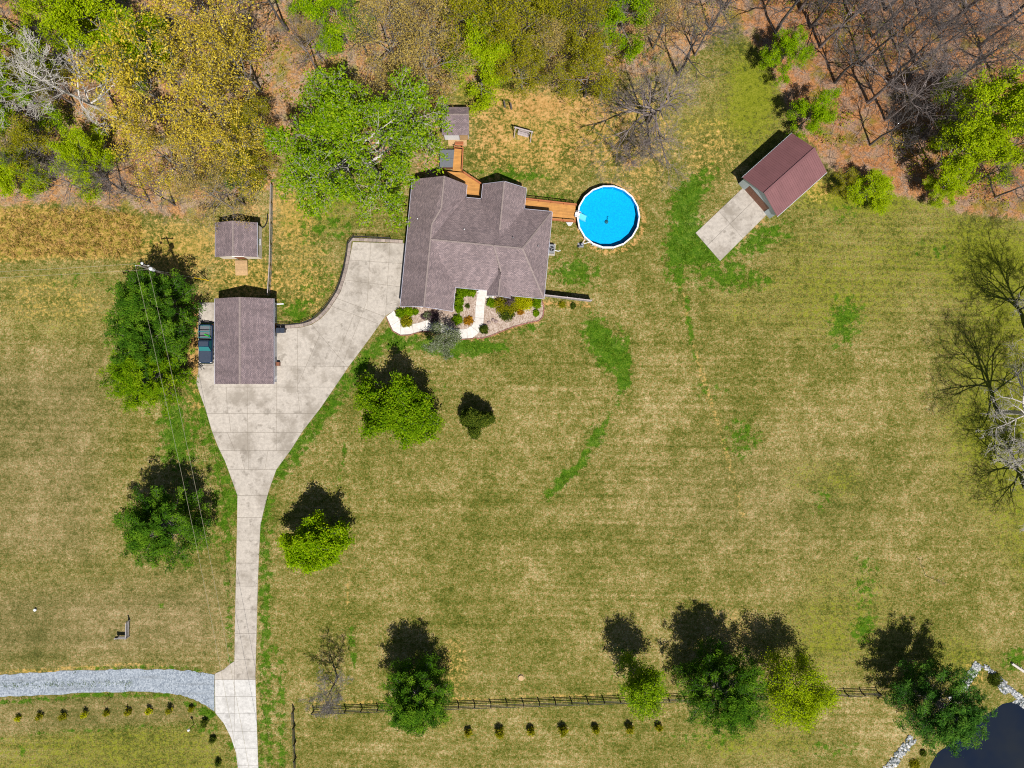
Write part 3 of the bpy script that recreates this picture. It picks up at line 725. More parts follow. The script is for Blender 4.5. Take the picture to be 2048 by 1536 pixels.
# main body
wb = wing([[(-5.85, -0.35, ZR), (-5.85, -6.05, ZE + 0.01), (3.6, -6.05, ZE + 0.01), (3.6, -0.35, ZR)],
      [(-5.85, -0.35, ZR), (4.6, -0.35, ZR), (4.6, 6.5, ZE - 0.25), (-4.6, 6.5, ZE - 0.25)]])
ZR2 = ZR + 0.06
wc = wing([[(2.75, -0.38, ZR2), (4.0, -3.6, 4.62), (3.95, -6.45, ZE + 0.015), (10.2, -6.45, ZE + 0.015), (6.6, -0.38, ZR2)],
      [(6.6, -0.38, ZR2), (10.2, -6.45, ZE + 0.015), (10.2, 5.62, ZE + 0.015)],
      [(2.75, -0.38, ZR2), (6.6, -0.38, ZR2), (10.2, 5.62, ZE + 0.015), (3.4, 5.62, ZE + 0.015)]])
wd = wing([[(0.3, 8.5, ZE + 0.03), (0.3, 0.6, ZE + 0.03), (3.3, 0.6, 5.25), (3.3, 8.5, 5.25)], [(6.3, 8.5, ZE + 0.03), (3.3, 8.5, 5.25), (3.3, 0.6, 5.25), (6.3, 0.6, ZE + 0.03)]])
we = wing([[(2.27, -6.80, ZE - 0.03), (3.95, -6.80, 4.25), (3.95, -3.3, 4.25), (2.27, -3.3, ZE - 0.03)], [(3.95, -6.80, 4.25), (5.6, -6.80, ZE - 0.03), (5.6, -3.3, ZE - 0.03), (3.95, -3.3, 4.25)]])
for a, b in [((-5.85, -9.4, ZA), (-5.85, 1.7, ZA)), ((-5.85, 1.7, ZA), (-4.75, 3.9, ZN)), ((-4.75, 3.9, ZN), (-4.75, 8.25, ZN)), ((-5.85, -0.35, ZR), (2.7, -0.35, ZR)), ((2.75, -0.38, ZR2), (6.6, -0.38, ZR2)),
             ((6.6, -0.38, ZR2), (10.15, -6.40, ZE + 0.03)), ((6.6, -0.38, ZR2), (10.15, 5.58, ZE + 0.03)), ((3.3, 1.9, 5.25), (3.3, 8.5, 5.25)), ((3.95, -6.8, 4.25), (3.95, -4.5, 4.25)), ((2.75, -0.38, ZR2), (4.0, -3.6, 4.64))]:
    ridge(FH, house, a, b)
fascia(FH, house, [((-9.55, -9.4, ZE), (-9.55, 8.25, ZE)), ((-2.15, -9.4, ZE), (-2.15, -6.1, ZE)), ((-2.1, -6.11, ZE), (2.2, -6.11, ZE)), ((5.65, -6.51, ZE), (10.2, -6.51, ZE)), ((10.26, -6.5, ZE), (10.26, 5.6, ZE)), ((6.35, 5.68, ZE), (10.2, 5.68, ZE)),
    ((6.36, 5.75, ZE), (6.36, 8.5, ZE)), ((0.24, 6.6, ZE), (0.24, 8.5, ZE)), ((-1.89, 6.6, ZE), (-1.89, 8.2, ZE)), ((-1.85, 6.56, ZE - 0.25), (0.2, 6.56, ZE - 0.25))])
for a, b in [((-9.5, -9.46, ZE - 0.02), (-5.85, -9.46, ZA - .02)), ((-5.85, -9.46, ZA - .02), (-2.2, -9.46, ZE - 0.02)), ((0.3, 8.56, ZE), (3.3, 8.56, 5.22)), ((3.3, 8.56, 5.22), (6.3, 8.56, ZE)), ((2.27, -6.86, ZE - 0.05), (3.95, -6.86, 4.22)), ((3.95, -6.86, 4.22), (5.6, -6.86, ZE - 0.05))]:
    MB(FH).beam((a[0], a[1], a[2] - 0.09), (b[0], b[1], b[2] - 0.09), 0.05, 0.17).build('barge_board', M['trim'], house)
for c, f_, w in [((-7.4, -9.0), (0, -1), 1.3), ((-4.2, -9.0), (0, -1), 1.3), ((6.6, -5.95), (0, -1), 1.8), ((8.6, -5.95), (0, -1), 1.2), ((0.0, -5.55), (0, -1), 1.4), ((9.75, -2.0), (1, 0), 1.2), ((9.75, 3.0), (1, 0), 1.2), ((-2.65, -7.6), (1, 0), 1.2), ((3.3, 7.95), (0, 1), 1.6), ((-5.8, 7.8), (0, 1), 1.4)]:
    window(FH, house, f_, c, w, 0.95, 2.2)
door(FH, house, (0, -1), (2.0, -5.55), 1.0, 2.1, M['brown_door'])
door(FH, house, (-1, 0), (-9.0, -5.6), 2.7, 2.25, M['white_paint'], 'garage_door'); door(FH, house, (-1, 0), (-9.0, -1.6), 2.7, 2.25, M['white_paint'], 'garage_door')
for (u, v) in [(-3.2, 7.0), (1.2, 3.4), (5.0, 4.2), (-1.0, 1.6)]:
    pass
for (u, v, z) in [(-8.1, 2.6, 4.05), (8.7, 0.4, 4.45), (-1.5, 1.6, 4.95), (5.2, 1.0, 5.4)]:
    MB(FH).tube((u, v, z - 0.4), (u, v, z + 0.15), 0.07, 0.07, 8).build('vent_pipe', M['white_paint'] if u < 0 else M['galv'], house)
for (u, v) in [(-9.08, -9.05), (9.8, -6.0), (-2.58, -6.2)]:
    MB(FH).beam((u + 0.25 * (1 if u > 0 else -1), v - 0.1, 0.1), (u + 0.25 * (1 if u > 0 else -1), v - 0.1, 2.8), 0.08, 0.08).build('downspout', M['white_paint'], house)
MB(FH).box(0.9, 3.2, -6.8, -5.56, 0.0, 0.14).build('porch_floor', M['walk_concrete'], house)
for u in (1.0, 2.9):
    MB(FH).box(u - 0.09, u + 0.09, -6.42, -6.24, 0.14, 2.62).build('porch_post', M['white_paint'], house)

# ---------------------------------------------------------------- garage
gA = P(430, 768, 2.75); gB = P(547, 597, 2.75)
gx0, gx1, gy0, gy1 = gA.x, gB.x, gA.y, gB.y
gmid = (gx0 + gx1) / 2; GR = 4.35
garage = thing('garage', (gmid, (gy0 + gy1) / 2, 0), 'detached grey garage with a long brown shingled gable roof', 'garage')
MB().box(gx0 + .45, gx1 - .45, gy0 + .3, gy1 - .3, 0, 2.6).build('wall', M['garage_siding'], garage)
for y in (gy0 + .36, gy1 - .36):
    MB().add([(gx0 + .45, y - .05, 2.61), (gx1 - .45, y - .05, 2.61), (gmid, y - .05, GR - .2), (gx0 + .45, y + .05, 2.61), (gx1 - .45, y + .05, 2.61), (gmid, y + .05, GR - .2)], [(0, 1, 2), (5, 4, 3), (0, 2, 5, 3), (1, 4, 5, 2), (0, 3, 4, 1)]).build('gable_wall', M['garage_siding'], garage)
r_ = MB(); r_.slab([(gx0, gy0, 2.75), (gmid, gy0, GR), (gmid, gy1, GR), (gx0, gy1, 2.75)], .14); r_.slab([(gmid, gy0, GR), (gx1, gy0, 2.75), (gx1, gy1, 2.75), (gmid, gy1, GR)], .14)
r_.build('roof', M['shingle_garage'], garage, uv=True)
ridge(None, garage, (gmid, gy0, GR), (gmid, gy1, GR), 0.26)
fascia(None, garage, [((gx0 - .06, gy0, 2.75), (gx0 - .06, gy1, 2.75)), ((gx1 + .06, gy0, 2.75), (gx1 + .06, gy1, 2.75))])
wx = gx1 - .45
for yc in (gy0 + 2.0, gy0 + 5.3): door(None, garage, (1, 0), (wx, yc), 2.75, 2.2, M['white_paint'], 'garage_door')
door(None, garage, (1, 0), (wx, gy0 + 8.2), 0.95, 2.05, M['brown_door'])
window(None, garage, (1, 0), (wx, gy0 + 10.2), 1.1, 1.0, 1.9)
MB().box(wx, wx + .55, gy0 + 2.6, gy0 + 3.1, 0.06, 0.7).build('step', M['brown_door'], garage)
MB().beam((wx + .08, gy1 - .5, 0.25), (wx + .08, gy1 - .5, 2.6), .08, .08).beam((wx + .08, gy1 - .5, 0.25), (wx + 1.0, gy1 - .45, 0.12), .16, .1).build('downspout', M['white_paint'], garage)

# ---------------------------------------------------------------- burgundy metal shed
c0 = P(1484.5, 354.8, 3.0); c1 = P(1556, 432, 3.0); c2 = P(1584, 266, 3.0)
ang = math.degrees(math.atan2(c2.y - c0.y, c2.x - c0.x))
FS = frame(c0.x, c0.y, ang)      # u along the ridge from the front gable, v negative across
LS = (c2.xy - c0.xy).length; WS = (c1.xy - c0.xy).length
shed = thing('metal_shed', FS((LS / 2, -WS / 2, 0)), 'metal shed with a ribbed burgundy roof at the edge of the right-hand woods', 'shed')
wl = MB(FS); wl.box(0.3, 0.42, -WS + .3, -WS + 1.55, 0, 2.85).box(0.3, 0.42, -1.55, -.3, 0, 2.85).box(.3, .42, -WS + 1.55, -1.55, 2.32, 2.85)
wl.box(.42, LS - .3, -WS + .3, -WS + .42, 0, 2.85).box(.42, LS - .3, -.42, -.3, 0, 2.85).box(LS - .42, LS - .3, -WS + .42, -.42, 0, 2.85)
wl.build('wall', M['pale_siding'], shed)
for u in (.36, LS - .36):
    MB(FS).add([(u - .06, -.3, 2.85), (u - .06, -WS + .3, 2.85), (u - .06, -WS / 2, 4.55), (u + .06, -.3, 2.85), (u + .06, -WS + .3, 2.85), (u + .06, -WS / 2, 4.55)], [(0, 1, 2), (5, 4, 3), (0, 2, 5, 3), (1, 4, 5, 2), (0, 3, 4, 1)]).build('gable_wall', M['pale_siding'], shed)
for k in range(5):
    MB(FS).box(.37, .41, -WS + 1.56, -1.56, .06 + k * .448, .06 + k * .448 + .43).build('door_panel', M['brown_door'], shed)
MB(FS).box(0.31, 0.42, -WS + 1.56, -1.56, 0, 0.055).build('door_sill', M['brown_door'], shed)
NP = 10; pw = LS / NP; ZS = 4.75
for side in (0, 1):
    ve = 0.0 if side == 0 else -WS
    for k in range(NP):
        u0, u1 = k * pw + .004, (k + 1) * pw - .004
        p_ = MB(FS); p_.slab([(u0, ve, 3.0), (u1, ve, 3.0), (u1, -WS / 2, ZS), (u0, -WS / 2, ZS)], .05)
        for j in range(3):
            uu = u0 + (j + .15) * pw / 3
            p_.slab([(uu, ve, 3.045), (uu + .09, ve, 3.045), (uu + .09, -WS / 2, ZS + .045), (uu, -WS / 2, ZS + .045)], .05)
        p_.build('roof_panel', M['burgundy'], shed)
MB(FS).beam((-.02, -WS / 2, ZS + .04), (LS + .02, -WS / 2, ZS + .04), .34, .06).build('ridge_cap', M['burgundy'], shed)
fascia(FS, shed, [((0, .03, 3.0), (LS, .03, 3.0)), ((0, -WS - .03, 3.0), (LS, -WS - .03, 3.0))], mat='pale_siding', name='eave_trim')
window(FS, shed, (0, 1), (LS * .7, -.3), 0.9, 1.1, 1.9)

# ---------------------------------------------------------------- small garden sheds
def small_shed(name, label, corners, ze, zr, axis_, wallm, extra):
    """corners = (x0,x1,y0,y1) of the eaves in metres"""
    x0, x1, y0, y1 = corners; mx, my = (x0 + x1) / 2, (y0 + y1) / 2; o = .16
    t = thing(name, (mx, my, 0), label, 'shed')
    MB().box(x0 + o, x1 - o, y0 + o, y1 - o, 0.12, ze - .08).build('wall', wallm, t)
    r = MB()
    if axis_ == 'y':
        r.slab([(x0, y0, ze), (mx, y0, zr), (mx, y1, zr), (x0, y1, ze)], .1).slab([(mx, y0, zr), (x1, y0, ze), (x1, y1, ze), (mx, y1, zr)], .1)
        for y in (y0 + o + .05, y1 - o - .05): MB().add([(x0 + o, y - .05, ze - .08), (x1 - o, y - .05, ze - .08), (mx, y - .05, zr - .12), (x0 + o, y + .05, ze - .08), (x1 - o, y + .05, ze - .08), (mx, y + .05, zr - .12)], [(0, 1, 2), (5, 4, 3), (0, 2, 5, 3), (1, 4, 5, 2), (0, 3, 4, 1)]).build('gable_wall', wallm, t)
        ridge(None, t, (mx, y0, zr), (mx, y1, zr), .2)
    else:
        yr = y0 + (y1 - y0) * 0.66
        r.slab([(x0, y0, ze), (x1, y0, ze), (x1, yr, zr), (x0, yr, zr)], .1).slab([(x0, yr, zr), (x1, yr, zr), (x1, y1, ze + .35), (x0, y1, ze + .35)], .1)
        for x in (x0 + o + .05, x1 - o - .05): MB().add([(x - .05, y0 + o, ze - .08), (x - .05, y1 - o, ze - .08), (x - .05, y1 - o, ze + .3), (x - .05, yr, zr - .12), (x + .05, y0 + o, ze - .08), (x + .05, y1 - o, ze - .08), (x + .05, y1 - o, ze + .3), (x + .05, yr, zr - .12)], [(0, 1, 2, 3), (7, 6, 5, 4), (0, 3, 7, 4), (3, 2, 6, 7), (1, 5, 6, 2)]).build('gable_wall', wallm, t)
        ridge(None, t, (x0, yr, zr), (x1, yr, zr), .2)
    r.build('roof', M['shingle_garage'], t, uv=True)
    extra(t, x0, x1, y0, y1, o)
    return t
a = P(430.5, 514, 2.5); b = P(514, 445, 2.5)
def ex1(t, x0, x1, y0, y1, o):
    door(None, t, (0, -1), ((x0 + x1) / 2 + .1, y0 + o), 1.5, 2.0, M['brown_door'], 'double_door', 2)
    window(None, t, (1, 0), (x1 - o, (y0 + y1) / 2), .7, 1.1, 1.8)
    fascia(None, t, [((x0 - .03, y0, 2.5), (x0 - .03, y1, 2.5)), ((x1 + .03, y0, 2.5), (x1 + .03, y1, 2.5))])
s1 = small_shed('garden_shed', 'brown-roofed garden shed with cream walls and a plank ramp, above the garage', (a.x, b.x, a.y, b.y), 2.5, 3.6, 'y', M['cream'], ex1)
ramp = thing('shed_ramp', P(484, 537), 'tan plank ramp leading up to the garden shed door', 'ramp')
ra, rb = P(471.5, 551), P(496, 521.5)
npk = 12
for k in range(npk):
    y = ra.y + (rb.y - ra.y) * (k + .5) / npk; z = 0.06 + 0.24 * k / npk
    MB().box(ra.x, rb.x, y - .083, y + .083, z, z + .04).build('plank', M['tan_wood'], ramp)
for x in (ra.x + .1, rb.x - .1): MB().beam((x, ra.y, .02), (x, rb.y, .2), .08, .1).build('joist', M['tan_wood'], ramp)
a = P(884, 270, 2.35); b = P(938, 216, 2.35)
def ex2(t, x0, x1, y0, y1, o):
    MB().box(x0 + o + .1, x0 + 2.3, y0 + o - .07, y0 + o - .01, .15, 2.2).build('door', M['white_paint'], t)
    MB().box(x0 + 2.4, x1 - o - .05, y0 + o - .06, y0 + o - .01, .15, 2.2).build('side_panel', M['tan_wood'], t)
    MB().box(x0 + o + .5, x1 - o - .3, y0 - .75, y0 + o - .08, .02, .14).build('step', M['tan_wood'], t)
    MB().beam((x1 - o + .03, y0 + o, 1.2), (x1 - o + .03, y1 - o, 1.2), .04, 1.9).build('side_cladding', M['white_paint'], t)
s2 = small_shed('playhouse_shed', 'little shed with white front and grey shingle roof behind the deck', (a.x, b.x, a.y, b.y), 2.35, 3.3, 'x', M['weather_wood'], ex2)

# ================================================================ DECKS, POOL
def clip_strip(poly, n, d0, d1):
    for (nx_, ny_, dd, sgn) in ((n[0], n[1], d0, 1), (n[0], n[1], d1, -1)):
        out = []
        for i in range(len(poly)):
            p, q = poly[i], poly[(i + 1) % len(poly)]
            sp = sgn * (p[0] * nx_ + p[1] * ny_ - dd); sq = sgn * (q[0] * nx_ + q[1] * ny_ - dd)
            if sp >= 0: out.append(p)
            if (sp >= 0) != (sq >= 0):
                t = sp / (sp - sq); out.append((p[0] + (q[0] - p[0]) * t, p[1] + (q[1] - p[1]) * t))
        poly = out
        if len(poly) < 3: return None
    return poly
def boards(parent, poly, deg, z, w=.19, gap=.010):
    n = (-math.sin(R(deg)), math.cos(R(deg)))
    ds = [p[0] * n[0] + p[1] * n[1] for p in poly]; d = min(ds)
    while d < max(ds) - .02:
        q = clip_strip(poly, n, d, d + w - gap)
        if q and abs(area(q)) > .01: MB().prism(q, z - .04, z).build('board', M['deck'], parent)
        d += w
def railing(parent, pts, z, h, post_gap=1.6, mat='deck_rail', rails=(0.95, 0.12), bal=True):
    for a, b in zip(pts[:-1], pts[1:]):
        a = Vector((a[0], a[1], 0)); b = Vector((b[0], b[1], 0)); L_ = (b - a).length; n = max(1, round(L_ / post_gap))
        for k in range(n + 1):
            p = a.lerp(b, k / n); MB().box(p.x - .045, p.x + .045, p.y - .045, p.y + .045, z - .3, z + h - .03).build('post', M[mat], parent)
        for fr in rails:
            MB().beam(a + Vector((0, 0, z + h * fr)), b + Vector((0, 0, z + h * fr)), .12 if fr > .8 else .05, .04).build('rail', M[mat], parent)
        if bal:
            nb = int(L_ / .16); q = MB()
            for k in range(1, nb):
                p = a.lerp(b, k / nb); q.box(p.x - .015, p.x + .015, p.y - .015, p.y + .015, z + h * .13, z + h * .94)
            q.build('balusters', M['black'], parent)
DZ = 1.0
pd_ = thing('pool_deck', P(1100, 420), 'orange-stained wooden deck linking the house to the pool', 'deck')
pdp = [P2(1030, 395, DZ), P2(1151, 409, DZ), P2(1151, 445, DZ), P2(1080, 438, DZ)]
boards(pd_, pdp, -6, DZ)
MB().prism(inset(pdp, .06), DZ - .28, DZ - .045).build('frame', M['deck_rail'], pd_)
for p in inset(pdp, .25): MB().box(p[0] - .06, p[0] + .06, p[1] - .06, p[1] + .06, 0, DZ - .2).build('post', M['deck_rail'], pd_)
railing(pd_, [P2(1052, 400, DZ), P2(1152, 411.5, DZ)], DZ, .95, 1.9, bal=False, rails=(.96, .55, .1))
railing(pd_, [P2(1104, 441, DZ), P2(1150, 445, DZ)], DZ, .95, 1.7, bal=False, rails=(.96, .55, .1))
bd = thing('back_deck', P(930, 345), 'orange-stained back deck in the notch between the two rear gables', 'deck')
for poly, dg in (([P2(909, 297, DZ), P2(927, 299, DZ), P2(924, 343, DZ), P2(905, 341, DZ)], -5.5), ([P2(893, 342.5, DZ), P2(924.5, 345, DZ), P2(964, 371, DZ), P2(967, 402, DZ), P2(925, 398, DZ)], -5.5)):
    boards(bd, poly, dg, DZ)
    MB().prism(inset(poly, .06), DZ - .26, DZ - .045).build('frame', M['deck_rail'], bd)
    for p in inset(poly, .2): MB().box(p[0] - .05, p[0] + .05, p[1] - .05, p[1] + .05, 0, DZ - .2).build('post', M['deck_rail'], bd)
railing(bd, [P2(927, 299, DZ), P2(924.5, 344, DZ)], DZ, .9, 1.1)
railing(bd, [P2(909.5, 297.5, DZ), P2(926, 299.2, DZ)], DZ, .9, 1.1)
railing(bd, [P2(928, 347, DZ), P2(963, 370, DZ)], DZ, .9, 1.5, bal=False, rails=(.96, .5, .1))
for k in range(3):
    p = P(919, 293 - k * 3.0, 0); MB().box(p.x - .6, p.x + .6, p.y - .13, p.y + .13, DZ - .22 - k * .22, DZ - .17 - k * .22).build('stair_tread', M['deck_rail'], bd)

tub = thing('hot_tub', P(896, 317), 'square hot tub under a grey folding cover beside the back deck', 'hot tub')
ta, tb = P(880, 334, .95), P(910, 300, .95)
MB().box(ta.x, tb.x, ta.y, tb.y, 0.02, .85).build('cabinet', M['brown_door'], tub)
ym = (ta.y + tb.y) / 2
for y0, y1 in ((ta.y - .04, ym - .015), (ym + .015, tb.y + .04)):
    MB().slab([(ta.x - .04, y0, .97 if y0 < ym - 1 else 1.0), (tb.x + .04, y0, .97 if y0 < ym - 1 else 1.0), (tb.x + .04, y1, 1.0 if y0 < ym - 1 else .97), (ta.x - .04, y1, 1.0 if y0 < ym - 1 else .97)], .11).build('cover_panel', M['cover_grey'], tub)

pc = P(1217, 433.5, 1.3); RO = 4.47; NS = 18
pool = thing('pool', (pc.x, pc.y, 0), 'round above-ground swimming pool with white rim and bright blue water', 'pool')
def ring(r, off=0.0): return [(pc.x + r * math.cos(2 * math.pi * (k + off) / NS), pc.y + r * math.sin(2 * math.pi * (k + off) / NS)) for k in range(NS)]
def ring_mesh(prof):
    m_ = MB(); pts = []; 
    for r, z in prof: pts += [(x, y, z) for x, y in ring(r)]
    fs = []
    for k in range(len(prof) - 1):
        fs += [(k * NS + i, k * NS + (i + 1) % NS, (k + 1) * NS + (i + 1) % NS, (k + 1) * NS + i) for i in range(NS)]
    return m_.add(pts, fs)
ring_mesh([(4.34, 0.0), (4.34, 1.27)]).build('outer_wall', M['pool_white'], pool)
ln = ring_mesh([(4.32, 1.27), (4.32, 0.06)]); ln.poly([(x, y, 0.06) for x, y in ring(4.32)]); ln.build('liner', M['liner'], pool)
r0, r1 = ring(4.27), ring(RO)
for k in range(NS):
    j = (k + 1) % NS
    def lp(a, b, t): return (a[0] + (b[0] - a[0]) * t, a[1] + (b[1] - a[1]) * t)
    q = [lp(r0[k], r0[j], .004), lp(r0[k], r0[j], .996), lp(r1[k], r1[j], .996), lp(r1[k], r1[j], .004)]
    MB().prism(q, 1.272, 1.32).build('rim_plate', M['pool_white'], pool)
    p = ring(4.37)[k]; MB().box(p[0] - .06, p[0] + .06, p[1] - .06, p[1] + .06, 0, 1.27).build('upright', M['pool_white'], pool)
MB().poly([(x, y, 1.12) for x, y in ring(4.31)]).build('water', M['pool_water'], pool)
cl = P(1213, 444, .1)
cv = thing('pool_cleaner', cl, 'small dark pool cleaner resting on the pool floor', 'pool cleaner')
MB().lathe((cl.x, cl.y, .07), [(.22, 0), (.28, .08), (.2, .2), (.06, .24)], 10).build('body', M['cover_grey'], cv)
MB().path([(cl.x, cl.y, .3), (cl.x + .15, cl.y + .3, .38), (cl.x + .1, cl.y + .6, .34), (cl.x + .25, cl.y + .8, .2)], .03).build('hose', M['dark_metal'], cv)
ld = thing('pool_steps', P(1163, 434), 'white plastic steps going down into the pool at the deck', 'pool ladder')
FL = frame(P(1155, 429, 1.3).x, P(1155, 429, 1.3).y, -14)
for k in range(4): MB(FL).box(.25 + k * .27, .52 + k * .27, -.42, .32, .98 - k * .25, 1.03 - k * .25).build('tread', M['pool_white'], ld)
for v in (-.45, .35):
    MB(FL).beam((.2, v, 1.1), (1.35, v, .2), .05, .25).build('stringer', M['pool_white'], ld)
    MB(FL).path([(-.25, v, 1.0), (-.25, v, 1.75), (0, v, 1.95), (.35, v, 1.75), (.5, v, 1.0)], .025, 6).build('handrail', M['pool_white'], ld)
MB(FL).box(-.35, .3, -.38, .28, 1.33, 1.38).build('platform', M['pool_white'], ld)
pm = thing('pool_pump', P(1162, 491), 'small blue pool pump and filter with white hoses beside the pool', 'pump')
pp = P(1163, 490)
MB().lathe((pp.x, pp.y, 0.02), [(.24, 0), (.24, .5), (.18, .62), (.05, .66)], 12).build('filter_tank', M['truck_paint'], pm)
MB().lathe((pp.x, pp.y, .68), [(.09, 0), (.09, .08), (.03, .12)], 8).build('filter_cap', M['ceramic'], pm)
MB().box(pp.x - .55, pp.x + .3, pp.y - .35, pp.y + .3, 0, .05).build('base', M['galv'], pm)
MB().tube((pp.x - .3, pp.y - .12, .2), (pp.x - .6, pp.y - .3, .2), .1).build('motor', M['black'], pm)
for q in (P(1170, 479, .5), P(1180, 484, .6)): MB().path([(pp.x, pp.y, .45), ((pp.x + q.x) / 2, (pp.y + q.y) / 2, .55), tuple(q)], .05).build('hose', M['pool_white'], pm)
ac = thing('heat_pump', P(1104, 499), 'grey heat pump with round fan beside the right wall of the house', 'air conditioner')
a0 = P(1100, 499)
FA = frame(a0.x, a0.y, -5.5)
MB(FA).box(-.75, .75, -.85, .85, 0, .08).build('pad', M['concrete'], ac)
MB(FA).box(-.68, .62, -.62, .55, .08, .95).build('cabinet', M['galv'], ac)
MB(FA).lathe((.2, -.05, .951), [(.36, 0), (.36, .03), (.3, .035)], 20).build('fan_guard', M['black'], ac)
for k in range(3):
    t0 = k * 2.094; MB(FA).add([(.2, -.05, .995), (.2 + .28 * math.cos(t0), -.05 + .28 * math.sin(t0), .992), (.2 + .28 * math.cos(t0 + .7), -.05 + .28 * math.sin(t0 + .7), 1.0)], [(0, 1, 2)]).build('fan_blade', M['galv'], ac)
MB(FA).path([(.62, -.1, .3), (1.2, -.15, .1), (1.5, 0, .05)], .06).build('drain_pipe', M['white_paint'], ac)
vb = thing('vent_box', P(1139, 448), 'small white fan-shaped lattice box at the foot of the pool deck', 'vent')
v0 = P(1139, 447)
MB().prism([(v0.x - .5, v0.y + .1), (v0.x - .2, v0.y - .35), (v0.x + .2, v0.y - .35), (v0.x + .5, v0.y + .1)], .0, .3).build('box', M['white_paint'], vb)
for k in range(4): MB().beam((v0.x - .3 + k * .2, v0.y + .05, .32), (v0.x - .15 + k * .1, v0.y - .3, .32), .04, .03).build('slat', M['galv'], vb)

# ================================================================ FENCES AND WALLS
def resample(pts, step):
    out = [Vector((*pts[0], 0))]; acc = 0
    for a, b in zip(pts[:-1], pts[1:]):
        a = Vector((*a, 0)); b = Vector((*b, 0)); L_ = (b - a).length; d = step - acc
        while d <= L_: out.append(a.lerp(b, d / L_)); d += step
        acc = L_ - (d - step)
    return out
def post_rail(name, label, pts, step, h, zs, mat, rail_h=.14, post_w=.13, rail_w=.04, side=.08):
    t = thing(name, Vector((*pts[0], 0)), label, 'fence')
    ps = resample(pts, step)
    for p in ps: MB().box(p.x - post_w / 2, p.x + post_w / 2, p.y - post_w / 2, p.y + post_w / 2, 0, h).build('post', mat, t)
    for a, b in zip(ps[:-1], ps[1:]):
        n = (b - a).cross(Vector((0, 0, 1))).normalized() * side
        for z in zs: MB().beam(a + n + Vector((0, 0, z)), b + n + Vector((0, 0, z)), rail_w, rail_h).build('rail', mat, t)
    return t
post_rail('paddock_fence', 'long black post-and-rail fence across the bottom of the lawn', [P2(628, 1420), P2(900, 1410), P2(1300, 1396.5), P2(1600, 1388), P2(1775, 1382)], 2.3, 1.35, (.35, .75, 1.18), M['black'], .13)
post_rail('paddock_fence', 'short black post-and-rail fence running down beside the driveway', [P2(589, 1418), P2(592, 1480), P2(594, 1590)], 2.3, 1.35, (.35, .75, 1.18), M['black'], .13)
# chain link between garden shed and garage
cf = thing('chain_link_fence', P(541, 480), 'grey chain-link fence running from the woods down to the garage corner', 'fence')
cps = [P(546.5, 372), P(546, 410), P(545.5, 450), P(545, 492), P(544, 535), P(541.5, 575), P(540.5, 592)]
for p in cps: MB().tube((p.x, p.y, 0), (p.x, p.y, 1.25), .035, .035, 8).build('post', M['galv'], cf)
for a, b in zip(cps[:-1], cps[1:]):
    MB().tube((a.x, a.y, 1.22), (b.x, b.y, 1.22), .06, .06, 6).build('top_rail', M['weather_wood'], cf)
    q = MB(); n = int((b - a).length / .12)
    for k in range(n):
        p0 = a.lerp(b, k / n); p1 = a.lerp(b, min(1, (k + 8) / n)); p1b = a.lerp(b, max(0, (k - 8) / n))
        q.tube((p0.x, p0.y, .05), (p1.x, p1.y, 1.2), .006, .006, 3, False); q.tube((p0.x + .01, p0.y, .05), (p1b.x + .01, p1b.y, 1.2), .006, .006, 3, False)
    q.build('mesh', M['galv'], cf)
# kerb wall and railing round the parking court
kerb_px = [(556, 655), (580, 653.5), (604, 651), (622, 646), (640, 634), (656, 617), (668, 599), (679, 581), (687, 558), (692.5, 537), (696.5, 516), (699.5, 495), (701, 479), (740, 480.5), (775, 482), (812, 484)]
kw = thing('kerb_wall', P(690, 560), 'low reddish-grey stone kerb curving round the top of the driveway', 'kerb')
kp = resample([P2(*p) for p in kerb_px], .62)
for a, b in zip(kp[:-1], kp[1:]):
    d = (b - a) * .48; c = (a + b) / 2
    MB().beam(c - d + Vector((0, 0, .12)), c + d + Vector((0, 0, .12)), .42, .26).build('stone', M['coping'], kw)
rl_px = [(556, 651), (580, 650), (603, 648), (620, 643), (638, 631), (654, 614), (666, 596), (677, 578), (685, 555), (690, 535), (694, 514), (697, 492), (698, 474), (740, 475.5), (775, 477.5), (806, 479.5)]
post_rail('court_railing', 'black railing on the outer side of the curved driveway kerb', [P2(*p) for p in rl_px], 1.75, 1.05, (.35, .68, 1.0), M['dark_metal'], .06, .07, .05, 0.0)
# picket screen at the front right of the house
pf = thing('privacy_fence', P(1135, 600), 'grey board privacy fence running right from the front corner of the house', 'fence')
fa, fb = P(1084, 592.5), P(1181, 604)
nb = 46
for k in range(nb):
    p = fa.lerp(fb, (k + .04) / nb); q = fa.lerp(fb, (k + .95) / nb); hh = 1.78 + .03 * math.sin(k * 2.3)
    MB().beam(p + Vector((0, 0, hh / 2 + .03)), q + Vector((0, 0, hh / 2 + .03)), .035, hh).build('board', M['grey_wood'], pf)
for k in range(5):
    p = fa.lerp(fb, k / 4) + Vector((0.01, .09, 0)); MB().box(p.x - .05, p.x + .05, p.y - .05, p.y + .05, 0, 1.85).build('post', M['grey_wood'], pf)
for z in (.4, 1.5): MB().beam(fa + Vector((0, .05, z)), fb + Vector((0, .05, z)), .05, .09).build('rail', M['grey_wood'], pf)
MB().beam(fa + Vector((0, 0, 1.88)), fb + Vector((0, 0, 1.88)), .14, .03).build('cap_rail', M['weather_wood'], pf)
